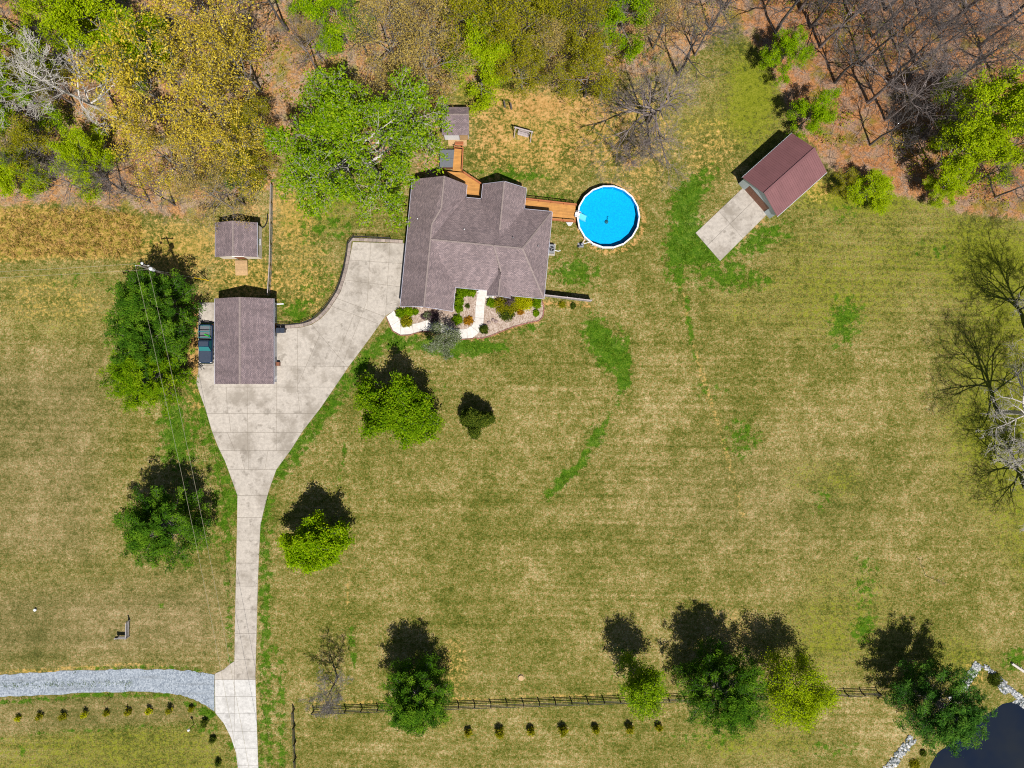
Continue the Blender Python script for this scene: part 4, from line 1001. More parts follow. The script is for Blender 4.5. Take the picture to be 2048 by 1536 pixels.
# brick edging round the beds
be = thing('brick_edging', P(1030, 650), 'scalloped red brick edging along the curved garden bed', 'edging')
ep = resample([P2(*p) for p in [(953, 677), (966, 676.5), (983, 671.5), (1003, 663), (1028, 653.5), (1056, 646), (1078, 642), (1086, 633), (1088, 616), (1084, 600)]], .24)
for a, b in zip(ep[:-1], ep[1:]):
    d = (b - a) * .44; c = (a + b) / 2; MB().beam(c - d + Vector((0, 0, .06)), c + d + Vector((0, 0, .06)), .16, .14).build('brick', M['brick'], be)
be2 = thing('brick_edging', P(800, 670), 'red brick edging on the lower side of the white front path', 'edging')
ep = resample([P2(*p) for p in [(772, 634), (778, 647), (785, 662), (800, 671), (820, 670), (842, 663.5), (867, 662.5), (897, 671.5), (923, 679), (945, 677.5), (953, 674)]], .24)
for a, b in zip(ep[:-1], ep[1:]):
    d = (b - a) * .44; c = (a + b) / 2; MB().beam(c - d + Vector((0, 0, .05)), c + d + Vector((0, 0, .05)), .12, .12).build('brick', M['brick'], be2)

# ================================================================ TRUCK, BINS, POLE, YARD THINGS
def rounded(x0, x1, y0, y1, rf, rb, n=5):
    """outline, front (low y) corners rf, back rb"""
    pts = []
    for cx, cy, r, a0 in ((x1 - rf, y0 + rf, rf, -90), (x1 - rb, y1 - rb, rb, 0), (x0 + rb, y1 - rb, rb, 90), (x0 + rf, y0 + rf, rf, 180)):
        for k in range(n + 1):
            a = R(a0 + 90 * k / n); pts.append((cx + r * math.cos(a), cy + r * math.sin(a)))
    return pts
tp = P(417, 688)
TR = thing('pickup_truck', tp, 'dark blue pickup truck parked beside the left wall of the garage', 'truck')
FT = frame(tp.x, tp.y, -1.0)
W2 = .98
def loft(F, sections):
    """sections: list of (outline, z) with equal vertex counts"""
    m_ = MB(F); n = len(sections[0][0]); pts = []
    for o, z in sections: pts += [(p[0], p[1], z) for p in o]
    fs = [(k * n + i, k * n + (i + 1) % n, (k + 1) * n + (i + 1) % n, (k + 1) * n + i) for k in range(len(sections) - 1) for i in range(n)]
    fs += [tuple(range(n))[::-1], tuple(range((len(sections) - 1) * n, len(sections) * n))]
    return m_.add(pts, fs)
loft(FT, [(rounded(-W2 + .06, W2 - .06, -2.72, 2.7, .5, .12), .38), (rounded(-W2, W2, -2.76, 2.72, .5, .12), .6), (rounded(-W2, W2, -2.74, 2.72, .52, .12), .88), (rounded(-W2 + .05, W2 - .05, -2.68, 2.70, .55, .12), .97)]).build('body', M['truck_paint'], TR, smooth=False)
hd = MB(FT)
hp = [(-.84, -2.45), (-.45, -2.62), (.45, -2.62), (.84, -2.45), (.88, -1.12), (.4, -1.02), (-.4, -1.02), (-.88, -1.12)]
loft(FT, [(hp, .96), ([(p[0] * .93, p[1] + (.06 if p[1] < -2 else 0)) for p in hp], 1.08)]).build('hood', M['truck_hood'], TR)
cb0 = [(-.9, -1.12), (.9, -1.12), (.9, .62), (-.9, .62)]; cb1 = [(-.72, -.42), (.72, -.42), (.72, .38), (-.72, .38)]
loft(FT, [(cb0, .97), (cb1, 1.66)]).build('cab', M['truck_paint'], TR)
loft(FT, [([(-.66, -.36), (.66, -.36), (.66, .3), (-.66, .3)], 1.66), ([(-.62, -.32), (.62, -.32), (.62, .26), (-.62, .26)], 1.70)]).build('roof', M['truck_hood'], TR)
def lerp3(a, b, t): return tuple(a[i] + (b[i] - a[i]) * t for i in range(3))
def quad_on(a, b, c, d, name, mat, e=.012, n=(0, 0, 1)):
    m_ = MB(FT); k = Vector(n) * e; m_.add([tuple(Vector(p) + k) for p in (a, b, c, d)], [(0, 1, 2, 3)]); return m_.build(name, M[mat], TR)
quad_on((-.83, -1.04, 1.04), (.83, -1.04, 1.04), (.69, -.47, 1.60), (-.69, -.47, 1.60), 'windshield', 'windshield', .02, (0, -.7, .7))
quad_on((-.80, .58, 1.06), (.80, .58, 1.06), (.69, .41, 1.58), (-.69, .41, 1.58), 'rear_window', 'glass', .02, (0, .95, .3))
for s_ in (-1, 1):
    quad_on((s_ * .875, -.88, 1.07), (s_ * .875, .50, 1.07), (s_ * .745, .32, 1.58), (s_ * .745, -.34, 1.58), 'side_window', 'glass', .02, (s_, 0, .3))
    MB(FT).box(s_ * 1.12 - .11, s_ * 1.12 + .11, -.98, -.84, 1.0, 1.18).build('mirror', M['black'], TR)
    MB(FT).box(s_ * .62 - .2, s_ * .62 + .2, -2.70, -2.60, .72, .9).build('headlight', M['ceramic'], TR)
    MB(FT).box(s_ * .88 - .08, s_ * .88 + .08, 2.70, 2.735, .62, .92).build('tail_light', M['red_lamp'], TR)
    MB(FT).box(s_ * .91 - .07, s_ * .91 + .07, .66, 2.66, .971, 1.03).build('bed_rail', M['truck_paint'], TR)
    for y in (-1.75, 1.55):
        wh = MB(FT).tube((s_ * .72, y, .36), (s_ * .96, y, .36), .36, .36, 18).build('wheel', M['tyre'], TR)
        MB(FT).tube((s_ * .9, y, .36), (s_ * .985, y, .36), .22, .22, 14).build('rim', M['chrome'], wh)
MB(FT).box(-.80, .80, .70, 2.58, .972, .985).build('bed_liner', M['cover_grey'], TR)
MB(FT).box(-.8, .8, .64, .70, .972, 1.04).build('bed_header', M['truck_paint'], TR)
MB(FT).box(-.86, .86, 2.62, 2.70, .975, 1.035).build('tailgate', M['truck_paint'], TR)
MB(FT).box(-.95, .95, 2.74, 2.92, .42, .62).build('rear_bumper', M['chrome'], TR); MB(FT).box(-.9, .9, -2.86, -2.74, .42, .62).build('front_bumper', M['chrome'], TR)
for s_ in (-.82, .82):
    MB(FT).beam((s_, .8, 1.55), (s_, 2.5, 1.55), .05, .05).build('rack_rail', M['windshield'], TR)
    for y in (.82, 2.48): MB(FT).beam((s_, y, 1.0), (s_, y, 1.54), .05, .05).build('rack_post', M['dark_metal'], TR)
for y in (.84, 1.65, 2.46): MB(FT).beam((-.85, y, 1.6), (.85, y, 1.6), .09, .05).build('rack_bar', M['windshield'], TR)
tl = thing('garden_tool', FT((.2, 1.15, 1.0)), 'bright green tool lying in the bed of the pickup truck', 'tool')
MB(FT).tube((-.1, 1.3, 1.08), (.45, 1.12, 1.10), .10, .08, 8).tube((.45, 1.12, 1.10), (.72, .9, 1.10), .13, .10, 8).build('body', M['green_plastic'], tl)
cr = thing('wooden_crate', P(414, 645), 'small pinkish wooden crate on the concrete behind the pickup truck', 'crate')
q = P(414, 645)
MB().box(q.x - .32, q.x + .32, q.y - .2, q.y + .2, .065, .09).build('base', M['weather_wood'], cr)
for dx in (-.3, .3): MB().box(q.x + dx - .02, q.x + dx + .02, q.y - .2, q.y + .2, .09, .3).build('side', M['weather_wood'], cr)
for dy in (-.18, .18): MB().box(q.x - .28, q.x + .28, q.y + dy - .02, q.y + dy + .02, .09, .3).build('end', M['weather_wood'], cr)
for i, (px, w) in enumerate(((560.5, 'next to the garage wall'), (569.5, 'nearer the parking court'))):
    q = P(px, 662); t = thing('wheelie_bin', q, 'dark wheeled refuse bin standing ' + w, 'bin', 'refuse bins beside the garage')
    a0 = [(q.x - .25, q.y - .3), (q.x + .25, q.y - .3), (q.x + .25, q.y + .3), (q.x - .25, q.y + .3)]
    loft(None, [([(q.x + (p[0] - q.x) * .8, q.y + (p[1] - q.y) * .8) for p in a0], .1), (a0, 1.0)]).build('tub', M['bin_blue'], t)
    MB().slab([(q.x - .29, q.y - .36, 1.05), (q.x + .29, q.y - .36, 1.05), (q.x + .29, q.y + .34, 1.12), (q.x - .29, q.y + .34, 1.12)], .05).build('lid', M['bin_blue'], t)
    MB().tube((q.x - .22, q.y + .4, 1.03), (q.x + .22, q.y + .4, 1.03), .02).build('handle', M['black'], t)
    for dx in (-.27, .27): MB().tube((q.x + dx - .03, q.y + .26, .16), (q.x + dx + .03, q.y + .26, .16), .1, .1, 12).build('wheel', M['tyre'], t)

# utility pole and lines
pb = P(366, 559)
pole = thing('utility_pole', pb, 'wooden utility pole with transformer rising over the conifers left of the garage', 'utility pole')
TOPZ = 11.6
MB().tube(pb, pb + Vector((0, 0, TOPZ)), .16, .10, 10).build('shaft', M['pole_wood'], pole)
MB().beam(pb + Vector((-.9, .15, 10.9)), pb + Vector((.9, .1, 10.9)), .1, .12).build('crossarm', M['pole_wood'], pole)
ins = []
for dx in (-.82, .78):
    c = pb + Vector((dx, .13, 10.96)); MB().lathe(c, [(.05, 0), (.07, .05), (.04, .1), (.07, .14), (.04, .2)], 8).build('insulator', M['ceramic'], pole); ins.append(c + Vector((0, 0, .2)))
MB().lathe(pb + Vector((.38, -.05, 8.9)), [(.24, 0), (.25, .1), (.25, .8), (.2, .88), (.05, .92)], 14).build('transformer', M['transformer'], pole)
for dx in (-.1, .1): MB().lathe(pb + Vector((.38 + dx, -.05, 9.8)), [(.03, 0), (.05, .05), (.03, .18)], 6).build('bushing', M['ceramic'], pole)
MB().path([pb + Vector((.2, 0, 9.2)), pb + Vector((.2, 0, .2))], .035).build('conduit', M['galv'], pole)
MB().path([pb + Vector((-.17, .1, 8.6)), pb + Vector((-.17, .1, .2))], .03).build('conduit', M['galv'], pole)
MB().box(pb.x - .28, pb.x - .1, pb.y - .2, pb.y + .1, 1.3, 1.9).build('meter_box', M['galv'], pole)
MB().path([pb + Vector((0, 0, 8.2)), pb + Vector((-.7, .5, 8.5)), pb + Vector((-1.3, .8, 8.45))], .03).build('lamp_arm', M['galv'], pole)
MB().lathe(pb + Vector((-1.45, .88, 8.3)), [(.2, 0), (.16, .12), (.06, .2)], 10).build('lamp_head', M['ceramic'], pole)
def wire(label, a, b, sag, r=.017, parent_cat='wire'):
    m_ = MB(); n = 26; pts = []
    for k in range(n + 1):
        t = k / n; p = Vector(a).lerp(Vector(b), t); p.z -= sag * 4 * t * (1 - t); pts.append(p)
    m_.path(pts, r, 4); o = m_.build('power_line', M['wire'], None, a); return tag(o, label, parent_cat, 'lines from the utility pole')
wire('upper of the two power lines running left from the utility pole', ins[0] + Vector((0, .2, 0)), P(-160, 550, 10.6), .5)
wire('lower of the two power lines running left from the utility pole', pb + Vector((-.1, -.1, 9.4)), P(-160, 562, 9.2), .5)
wire('left of the two power lines running down over the conifers to the driveway', ins[0], P(497, 1640, 10.0), 1.0)
wire('right of the two power lines running down over the conifers to the driveway', ins[1], P(516, 1640, 10.0), 1.0)
ge = P(418, 561)
guy = thing('guy_wire', ge, 'guy wire with a yellow guard sleeve anchored right of the utility pole', 'guy wire')
gtop = pb + Vector((.1, 0, 8.5)); gbase = Vector((ge.x, ge.y, 0.02))
MB().path([gbase, gtop], .015, 4).build('cable', M['galv'], guy)
MB().tube(gbase, gbase.lerp(gtop, .28), .06, .06, 8).build('guard_sleeve', M['yellow'], guy)

# bench swing on the back lawn
sq = P(1047, 270); FW = frame(sq.x, sq.y, -15)
sw = thing('garden_swing', sq, 'weathered wooden garden swing with bench hanging from an A-frame on the back lawn', 'swing')
MB(FW).beam((-1.35, 0, 2.1), (1.35, 0, 2.1), .16, .14).build('top_beam', M['weather_wood'], sw)
for u in (-1.2, 1.2):
    for v in (-.75, .75): MB(FW).beam((u, v, 0), (u, v * .06, 2.08), .1, .1).build('leg', M['weather_wood'], sw)
    MB(FW).beam((u, -.42, 1.0), (u, .42, 1.0), .06, .09).build('brace', M['weather_wood'], sw)
for k in range(5): MB(FW).box(-.75, .75, -.35 + k * .11, -.26 + k * .11, .48, .52).build('seat_slat', M['weather_wood'], sw)
for k in range(4): MB(FW).beam((-.75, .23 + k * .03, .6 + k * .11), (.75, .23 + k * .03, .6 + k * .11), .03, .09).build('back_slat', M['weather_wood'], sw)
for u in (-.78, .78):
    MB(FW).beam((u, -.35, .72), (u, .25, .72), .08, .05).build('armrest', M['weather_wood'], sw)
    for v in (-.3, .22): MB(FW).path([(u, v, .72), (u * 1.02, 0, 2.05)], .012, 4).build('chain', M['black'], sw)
# L-shaped decorative rail
cq = P(256, 1272)
cfn = thing('corner_fence', cq, 'small weathered grey corner of rail fence standing alone on the left lawn', 'fence')
ends = [P(260, 1240), P(259, 1272), P(238, 1272)]
for p in ends: MB().box(p.x - .07, p.x + .07, p.y - .07, p.y + .07, 0, 1.15).build('post', M['grey_wood'], cfn)
for a, b in zip(ends[:-1], ends[1:]):
    for z in (.35, .68, 1.02): MB().beam((a.x, a.y, z), (b.x, b.y, z), .10, .16).build('rail', M['grey_wood'], cfn)
MB().lathe((ends[0].x, ends[0].y, 1.15), [(.12, 0), (.12, .1), (.02, .18)], 8).build('finial', M['straw'], cfn)
MB().beam((ends[2].x, ends[2].y, .5), (ends[2].x + .1, ends[2].y + .02, .9), .35, .35).build('planter', M['dark_metal'], cfn)
# marker post with white cap
mk = P(388.5, 1448)
mo = thing('marker_post', mk, 'dark post with a white globe on top beside the row of saplings', 'post')
MB().tube(mk, mk + Vector((0, 0, 1.6)), .05, .05, 8).build('shaft', M['black'], mo)
MB().lathe(mk + Vector((0, 0, 1.55)), [(.05, 0), (.17, .1), (.2, .22), (.14, .36), (.03, .42)], 12).build('globe', M['ceramic'], mo)
sk = P(221, 1396)
so = thing('garden_stake', sk, 'thin dark bent stake standing at the edge of the gravel lane', 'stake')
MB().path([sk, sk + Vector((-.05, -.02, .8)), sk + Vector((-.12, -.1, 1.3))], .04).build('rod', M['brown_door'], so)
MB().lathe(sk + Vector((-.12, -.1, 1.28)), [(.07, 0), (.09, .05), (.02, .1)], 6).build('tip', M['brown_door'], so)
wc_ = P(72, 1219)
wco = thing('well_cap', wc_, 'small white round cap in the grass of the left lawn', 'well cap')
MB().lathe(wc_, [(.16, 0), (.16, .25), (.19, .26), (.19, .31), (.05, .35)], 12).build('cap', M['ceramic'], wco)
sp_ = P(1042, 1355)
sto = thing('tree_stump', sp_, 'low pale sawn tree stump in the middle of the lower lawn', 'stump')
MB().lathe(sp_, [(.5, 0), (.42, .08), (.38, .2), (.36, .22)], 13).build('stump', M['straw'], sto)
MB().lathe(sp_ + Vector((0, 0, .221)), [(.33, 0), (.28, .012)], 13).build('cut_face', M['tan_wood'], sto)
for i, (px, py, lab) in enumerate(((1010, 214, 'left of the two short dark posts leaning on the back lawn by the woods'), (1023, 218, 'right of the two short dark posts leaning on the back lawn by the woods'))):
    q = P(px, py); t = thing('old_post', q, lab, 'post', 'short dark posts on the back lawn')
    MB().tube(q, q + Vector((-.12, .35, 1.25)), .14, .11, 7).build('shaft', M['bark_dark'], t)
    MB().tube(q + Vector((-.12, .35, 1.25)), q + Vector((-.13, .38, 1.30)), .12, .09, 7).build('top', M['bark_brown'], t)
hs = thing('black_hose', P(527, 450), 'black corrugated pipe curving out of the garden shed corner', 'pipe')
MB().path([P(x, y, .12) for x, y in ((516, 448), (518, 454), (523, 456), (529, 453), (533, 446), (535, 438), (535, 428))], .09, 6).build('pipe', M['black'], hs)
MB().tube(P(516, 449, .1), P(515, 446, .3), .11, .11, 8).build('collar', M['dark_metal'], hs)
lg = thing('fallen_log', P(2036, 1336), 'pale grey fallen log lying by the pond at the right edge', 'log')
MB().tube(P(2024, 1327, .2), P(2062, 1352, .2), .17, .2, 9).build('trunk', M['bark_pale'], lg)
MB().tube(P(2040, 1338, .25), P(2044, 1334, .7), .06, .03, 6).build('branch_stub', M['bark_pale'], lg)
dp = thing('drain_pipe', P(2030, 1385), 'dark drain pipe running down the rocks to the pond', 'pipe')
MB().path([P(2005, 1362, .15), P(2018, 1374, .15), P(2034, 1388, .0), P(2056, 1405, -.3)], .1, 7).build('pipe', M['cover_grey'], dp)
MB().tube(P(2004, 1361, .15), P(2006, 1363, .15), .14, .14, 8).build('collar', M['dark_metal'], dp)

# ================================================================ TREES AND PLANTS
def tubes_mesh(name, segs, mat, thick=0.06):
    """segs: (p, q, r0, r1) -> one mesh, 3-sided twigs and 6-sided limbs"""
    V, Fq, n0 = [], [], 0
    S = np.array([(*a, *b, r0, r1) for a, b, r0, r1 in segs], float)
    for sides, sel in ((6, S[:, 6] >= thick), (3, S[:, 6] < thick)):
        s_ = S[sel]
        if not len(s_): continue
        p, q = s_[:, :3], s_[:, 3:6]; d = q - p; d /= np.linalg.norm(d, axis=1, keepdims=True) + 1e-9
        up = np.where(np.abs(d[:, 2:3]) < .9, [[0, 0, 1.]], [[1., 0, 0]])
        a = np.cross(d, up); a /= np.linalg.norm(a, axis=1, keepdims=True); b = np.cross(d, a)
        th = np.arange(sides) * 2 * np.pi / sides
        off = a[:, None, :] * np.cos(th)[None, :, None] + b[:, None, :] * np.sin(th)[None, :, None]
        v = np.concatenate([p[:, None] + off * s_[:, 6, None, None], q[:, None] + off * s_[:, 7, None, None]], 1)
        k = len(s_); base = n0 + np.arange(k)[:, None] * 2 * sides; i = np.arange(sides)
        f = np.stack([base + i, base + (i + 1) % sides, base + sides + (i + 1) % sides, base + sides + i], -1).reshape(-1, 4)
        V.append(v.reshape(-1, 3)); Fq.append(f); n0 += k * 2 * sides
    return np_mesh(name, np.concatenate(V), np.concatenate(Fq), mat)
def leaves_mesh(name, pts, rs, per, spread, size, mat, asp=1.0, upb=1.1, flat=1.0):
    """small diamond leaves scattered round anchor points"""
    pts = np.asarray(pts, float); n = len(pts) * per
    clump = np.repeat(pts[:, 3] if pts.shape[1] > 3 else rs.uniform(0, 1, len(pts)), per); pts = pts[:, :3]
    c = np.repeat(pts, per, 0) + rs.normal(0, 1, (n, 3)) * np.array([spread, spread, spread * flat])
    nrm = rs.normal(0, 1, (n, 3)); nrm[:, 2] += upb * np.sign(nrm[:, 2] + .6); nrm /= np.linalg.norm(nrm, axis=1, keepdims=True)
    t = rs.normal(0, 1, (n, 3)); a = np.cross(nrm, t); a /= np.linalg.norm(a, axis=1, keepdims=True); b = np.cross(nrm, a)
    sz = size * rs.uniform(.6, 1.2, (n, 1)) * rs.uniform(.65, 1.35, (n, 1)); a *= sz; b *= sz * asp
    v = np.stack([c - a, c + b * .6 - a * .1, c + a, c - b * .6 + a * .1], 1).reshape(-1, 3)
    f = np.arange(n * 4).reshape(-1, 4)
    return np_mesh(name, v, f, mat, np.clip(.55 * clump + .45 * rs.uniform(0, 1, n) + rs.normal(0, .05, n), 0, 1))

def grow(seed, h, r, trunk=.25, limbs=8, kids=(3, 3, 3), up=.25, levels=3, r0=None, fork=False, wob=.16, twig=.012, lean=(0, 0), rk=.62):
    """broadleaf skeleton: returns segments and twig anchors"""
    g = random.Random(seed); segs = []; tips = []
    r0 = r0 or h * .017
    def limb(p, d, Ln, rad, lev):
        n = 4 if lev == 0 else 3; st = Ln / n; rr = rad
        for i in range(n):
            d = (d + Vector((g.gauss(0, wob), g.gauss(0, wob), g.gauss(0, wob * .8) + up * .16))).normalized()
            q = p + d * st; r1 = max(twig, rad * (1 - (i + 1) / n * .7)); segs.append((p[:], q[:], rr, r1))
            if lev < levels:
                for k in range(kids[lev] if i else max(1, kids[lev] - 2)):
                    ax = d.orthogonal().normalized(); ax.rotate(Matrix.Rotation(g.uniform(0, 6.283), 3, d))
                    nd = (d * math.cos(a_ := g.uniform(.45, 1.05)) + ax * math.sin(a_)).normalized()
                    limb(q, nd, Ln * g.uniform(.36, .58) * (1 - .25 * i / n), max(twig, r1 * rk), lev + 1)
            else: tips.append(q[:])
            p, rr = q, r1
        if lev < levels: tips.append(p[:])
    p = Vector((0, 0, -.1)); d = Vector((lean[0], lean[1], 1)).normalized(); n = 4; rr = r0; starts = []
    top = h * (trunk if fork else .78)
    for i in range(n * 2):
        q = p + (d + Vector((g.gauss(0, .06), g.gauss(0, .06), 0))).normalized() * (top / (n * 2)); f = (i + 1) / (n * 2)
        r1 = r0 * (1 - .72 * f) if not fork else r0 * (1 - .3 * f)
        segs.append((p[:], q[:], rr, r1)); p, rr = q, r1
        if p.z > h * trunk * .98: starts.append((p.copy(), rr))
    if fork: starts = [(p.copy(), rr)] * limbs
    for k in range(limbs):
        sp, sr = starts[min(len(starts) - 1, int(k / limbs * len(starts)))] if not fork else starts[0]
        az = k * 2.39996 + g.uniform(-.4, .4); f = (sp.z / h - trunk) / max(.05, .78 - trunk) if not fork else g.uniform(.2, .8)
        el = R(18 + 42 * max(0, min(1, f)) + g.uniform(-8, 10)) if not fork else R(g.uniform(32, 68))
        Ln = r * g.uniform(.78, 1.05) * (1 - .35 * max(0, f)) / max(.35, math.cos(el)) * .82
        Ln = min(Ln, (h - sp.z) * 1.25)
        limb(sp.copy(), Vector((math.cos(az) * math.cos(el), math.sin(az) * math.cos(el), math.sin(el))), Ln, sr * (.62 if not fork else .6), 0)
    if not fork: limb(p.copy(), Vector((0, 0, 1)), h * .24, rr, 0)
    return segs, tips

def pine(seed, h, r, whorls=15, per=6):
    """boughs in whorls; every bough is a flat pad of needle tufts with a tone of its own"""
    g = random.Random(seed); segs = []; tips = []
    segs.append(((0, 0, -.1), (0, 0, h * .6), h * .016, h * .010)); segs.append(((0, 0, h * .6), (0, 0, h), h * .010, .02))
    for w in range(whorls):
        t = (w + g.uniform(0, .5)) / whorls; z = h * (.10 + .88 * t)
        prof = (1 - t ** 2.2) * (.78 + .22 * min(1, t / .2)) + .06
        for k in range(per + (2 if t < .6 else 0)):
            az = g.uniform(0, 6.283); Ln = r * prof * g.uniform(.6, 1.12); tone = g.uniform(0, 1)
            d = Vector((math.cos(az), math.sin(az), g.uniform(.02, .25) + .5 * t)).normalized(); p = Vector((0, 0, z)); n = 5
            for i in range(n):
                d = (d + Vector((g.gauss(0, .07), g.gauss(0, .07), .05))).normalized(); q = p + d * (Ln / n); segs.append((p[:], q[:], max(.012, .06 * (1 - i / n)), max(.01, .06 * (1 - (i + 1) / n)))); p = q
                if i >= 2:
                    tips.append((*p, tone))
                    for s_ in (-1, 1):
                        sd_ = (d * .8 + Vector((-d.y, d.x, .1)) * s_ * .8).normalized(); L2 = Ln * .19 * (1.25 - i / n) * g.uniform(.7, 1.2); e = p + sd_ * L2
                        segs.append((p[:], e[:], .018, .008)); tips.append((*(p + sd_ * L2 * .55), tone)); tips.append((*e, tone))
    tips.append((0, 0, h, .8)); return segs, tips

def fill_tips(segs, tips, n, seed):
    """more twigs between the existing ones, so the crown closes up"""
    g = random.Random(seed); T = [Vector(t) for t in tips]; out = list(tips); sg = list(segs)
    for _ in range(n):
        a = g.choice(T); near = sorted(g.sample(T, min(14, len(T))), key=lambda q: (q - a).length)[1]
        f = g.uniform(.25, .6); e = a.lerp(near, f) + Vector((g.gauss(0, .2), g.gauss(0, .2), g.gauss(0, .2)))
        sg.append((a[:], e[:], .012, .006)); out.append(e[:])
    return sg, out
def plant_tree(name, base, segs_tips, bark, leaf, label, cat, group=None, per=10, spread=.35, size=.16, asp=.9, seed=1, upb=1.1, rz=None, flat=.8, fill=0):
    segs, tips = segs_tips
    if fill: segs, tips = fill_tips(segs, tips, fill, seed)
    rs_ = np.random.RandomState(seed)
    t = thing(name, base, label, cat, group)
    tm = tubes_mesh('trunk', segs, bark); o = bpy.data.objects.new('trunk', tm); link(o, t, base)
    if leaf is not None:
        lm = leaves_mesh('crown', tips, rs_, per, spread, size, leaf, asp, upb, flat); o = bpy.data.objects.new('crown', lm); link(o, t, base)
    if rz is not None: t.rotation_euler = (0, 0, rz)
    return t
PROTO = {}
def proto(key, segs_tips, bark, leaf, per=8, spread=.4, size=.17, asp=.9, seed=1, h=14., r=6.):
    segs, tips = segs_tips
    tm = tubes_mesh('trunk', segs, bark); lm = leaves_mesh('crown', tips, np.random.RandomState(seed), per, spread, size, leaf, asp) if leaf else None
    PROTO[key] = (tm, lm, h, r)
def put_tree(key, base, h, r, rz, name, label, cat, group=None):
    tm, lm, h0, r0 = PROTO[key]
    t = thing(name, base, label, cat, group); t.scale = (r / r0, r / r0, h / h0); t.rotation_euler = (0, 0, rz)
    link(bpy.data.objects.new('trunk', tm), t, base)
    if lm: link(bpy.data.objects.new('crown', lm), t, base)
    return t
def crown_at(px, py, zc):
    """ground point under a crown whose middle, zc metres up, shows at this pixel"""
    p = P(px, py, zc); return Vector((p.x, p.y, 0))

# ---------------------------------------------------------------- trees standing on the lawn
plant_tree('pine_tree', P(348, 622), pine(11, 11.0, 5.7, 16, 7), M['bark_grey'], L['pine'], 'dark pine under the utility pole, topmost of the three left of the garage', 'tree', None, 15, .23, .20, .36, 11, flat=.5)
plant_tree('pine_tree', P(338, 690), pine(12, 10.5, 6.0, 15, 7), M['bark_grey'], L['pine'], 'middle pine of the three standing left of the parked truck', 'tree', None, 15, .23, .20, .36, 12, flat=.5)
plant_tree('pine_tree', P(330, 752), pine(13, 9.5, 5.6, 14, 7), M['bark_grey'], L['green'], 'lowest and brightest pine of the three left of the garage', 'tree', None, 15, .23, .20, .36, 13, flat=.5)
plant_tree('pine_tree', P(364, 1036), pine(14, 10.8, 6.0, 19, 7), M['bark_grey'], L['pine'], 'broad pine on the lawn just left of the driveway neck', 'tree', None, 15, .23, .20, .36, 14, flat=.5)
plant_tree('pine_tree', P(846, 1357), pine(15, 11.5, 4.8, 19, 7), M['bark_grey'], L['pine'], 'pine with a long dark shadow standing over the left part of the paddock fence', 'tree', None, 15, .23, .20, .36, 15, flat=.5)
plant_tree('pine_tree', P(1418, 1340), pine(16, 12.5, 6.0, 20, 7), M['bark_grey'], L['pine'], 'tallest pine on the paddock fence, with open dark gaps in its crown', 'tree', None, 15, .23, .20, .36, 16, flat=.5)
plant_tree('pine_tree', P(1828, 1368), pine(17, 11.8, 6.1, 20, 7), M['bark_grey'], L['pine_blue'], 'deep green pine at the right end of the paddock fence beside the pond', 'tree', None, 15, .23, .20, .36, 17, flat=.5)
plant_tree('maple_tree', P(806, 817), grow(21, 7.0, 5.6, .10, 16, (3, 3, 3), .3, 2), M['bark_grey'], L['green'], 'round green tree on the lawn below the house front', 'tree', None, 12, .32, .15, .9, 21, fill=700)
plant_tree('maple_tree', P(647, 1070), grow(22, 7.4, 4.3, .13, 13, (3, 3, 3), .3, 2), M['bark_grey'], L['bright'], 'fresh green tree on the lawn right of the driveway neck', 'tree', None, 11, .3, .15, .9, 22, fill=600)
plant_tree('holly_tree', P(955, 840), grow(23, 3.9, 2.1, .12, 10, (3, 3, 2), .2, 2, .08), M['bark_grey'], L['dark'], 'small dark round evergreen alone on the lawn below the front walk', 'tree', None, 14, .22, .12, .8, 23)
plant_tree('dogwood_tree', P(887, 689), grow(24, 5.0, 2.4, .22, 8, (3, 3, 2), .25, 2, .10), M['bark_pale'], L['blue'], 'thin grey-green ornamental tree leaning over the curved front walk', 'tree', None, 3, .2, .10, .8, 24)
plant_tree('young_maple', P(1264, 1338), grow(25, 9.2, 3.5, .22, 15, (3, 3, 2), .5, 2), M['bark_dark'], L['fresh'], 'narrow thin-leaved tree left of the tallest pine on the paddock fence', 'tree', None, 4, .3, .12, .9, 25, fill=150)
plant_tree('young_maple', P(1561, 1343), grow(36, 9.0, 5.0, .22, 16, (3, 3, 2), .45, 2), M['bark_dark'], L['lime'], 'yellow-green thin-crowned tree right of the tallest pine on the paddock fence', 'tree', None, 5, .36, .11, .9, 26, fill=250)
plant_tree('bare_tree', P(676, 1354), grow(27, 8.5, 3.4, .25, 9, (3, 3, 2), .5, 3, rk=.7), M['bark_grey'], None, 'pale leafless tree at the left end of the paddock fence', 'tree')
plant_tree('bare_tree', P(1851, 1151), grow(28, 4.6, .8, .4, 5, (2, 1, 1), .8, 1, .05), M['bark_dark'], None, 'slender leafless young tree alone on the right lawn above the pond', 'tree')
plant_tree('bare_tree', P(1297, 243), grow(29, 14.5, 8.0, .20, 8, (3, 3, 2), .35, 3, .40, True, rk=.76), M['bark_mauve'], None, 'wide leafless tree with pale twigs in the clearing above the pool', 'tree')
plant_tree('bare_tree', P(1259, 318), grow(30, 6.0, 3.2, .16, 9, (3, 3, 2), .4, 3, .12, True), M['bark_mauve'], None, 'small leafless bushy tree just above the pool', 'tree')
# bare trees at the right border, leaning out of the picture
for i, (px, py, h, r, lab) in enumerate(((1998, 824, 17.5, 10.0, 'large leafless tree on the right border whose shadow spreads like a fan over the lawn'), (2052, 655, 16, 9.0, 'leafless tree at the right border above the fan-shaped shadow'), (2050, 975, 15, 8.0, 'leafless pale tree at the right border, lowest of the three there'))):
    plant_tree('bare_tree', P(px, py), grow(40 + i, h, r, .22, 15, (3, 3, 3), .3, 3, .36, rk=.74), M['bark_pale'], None, lab, 'tree')

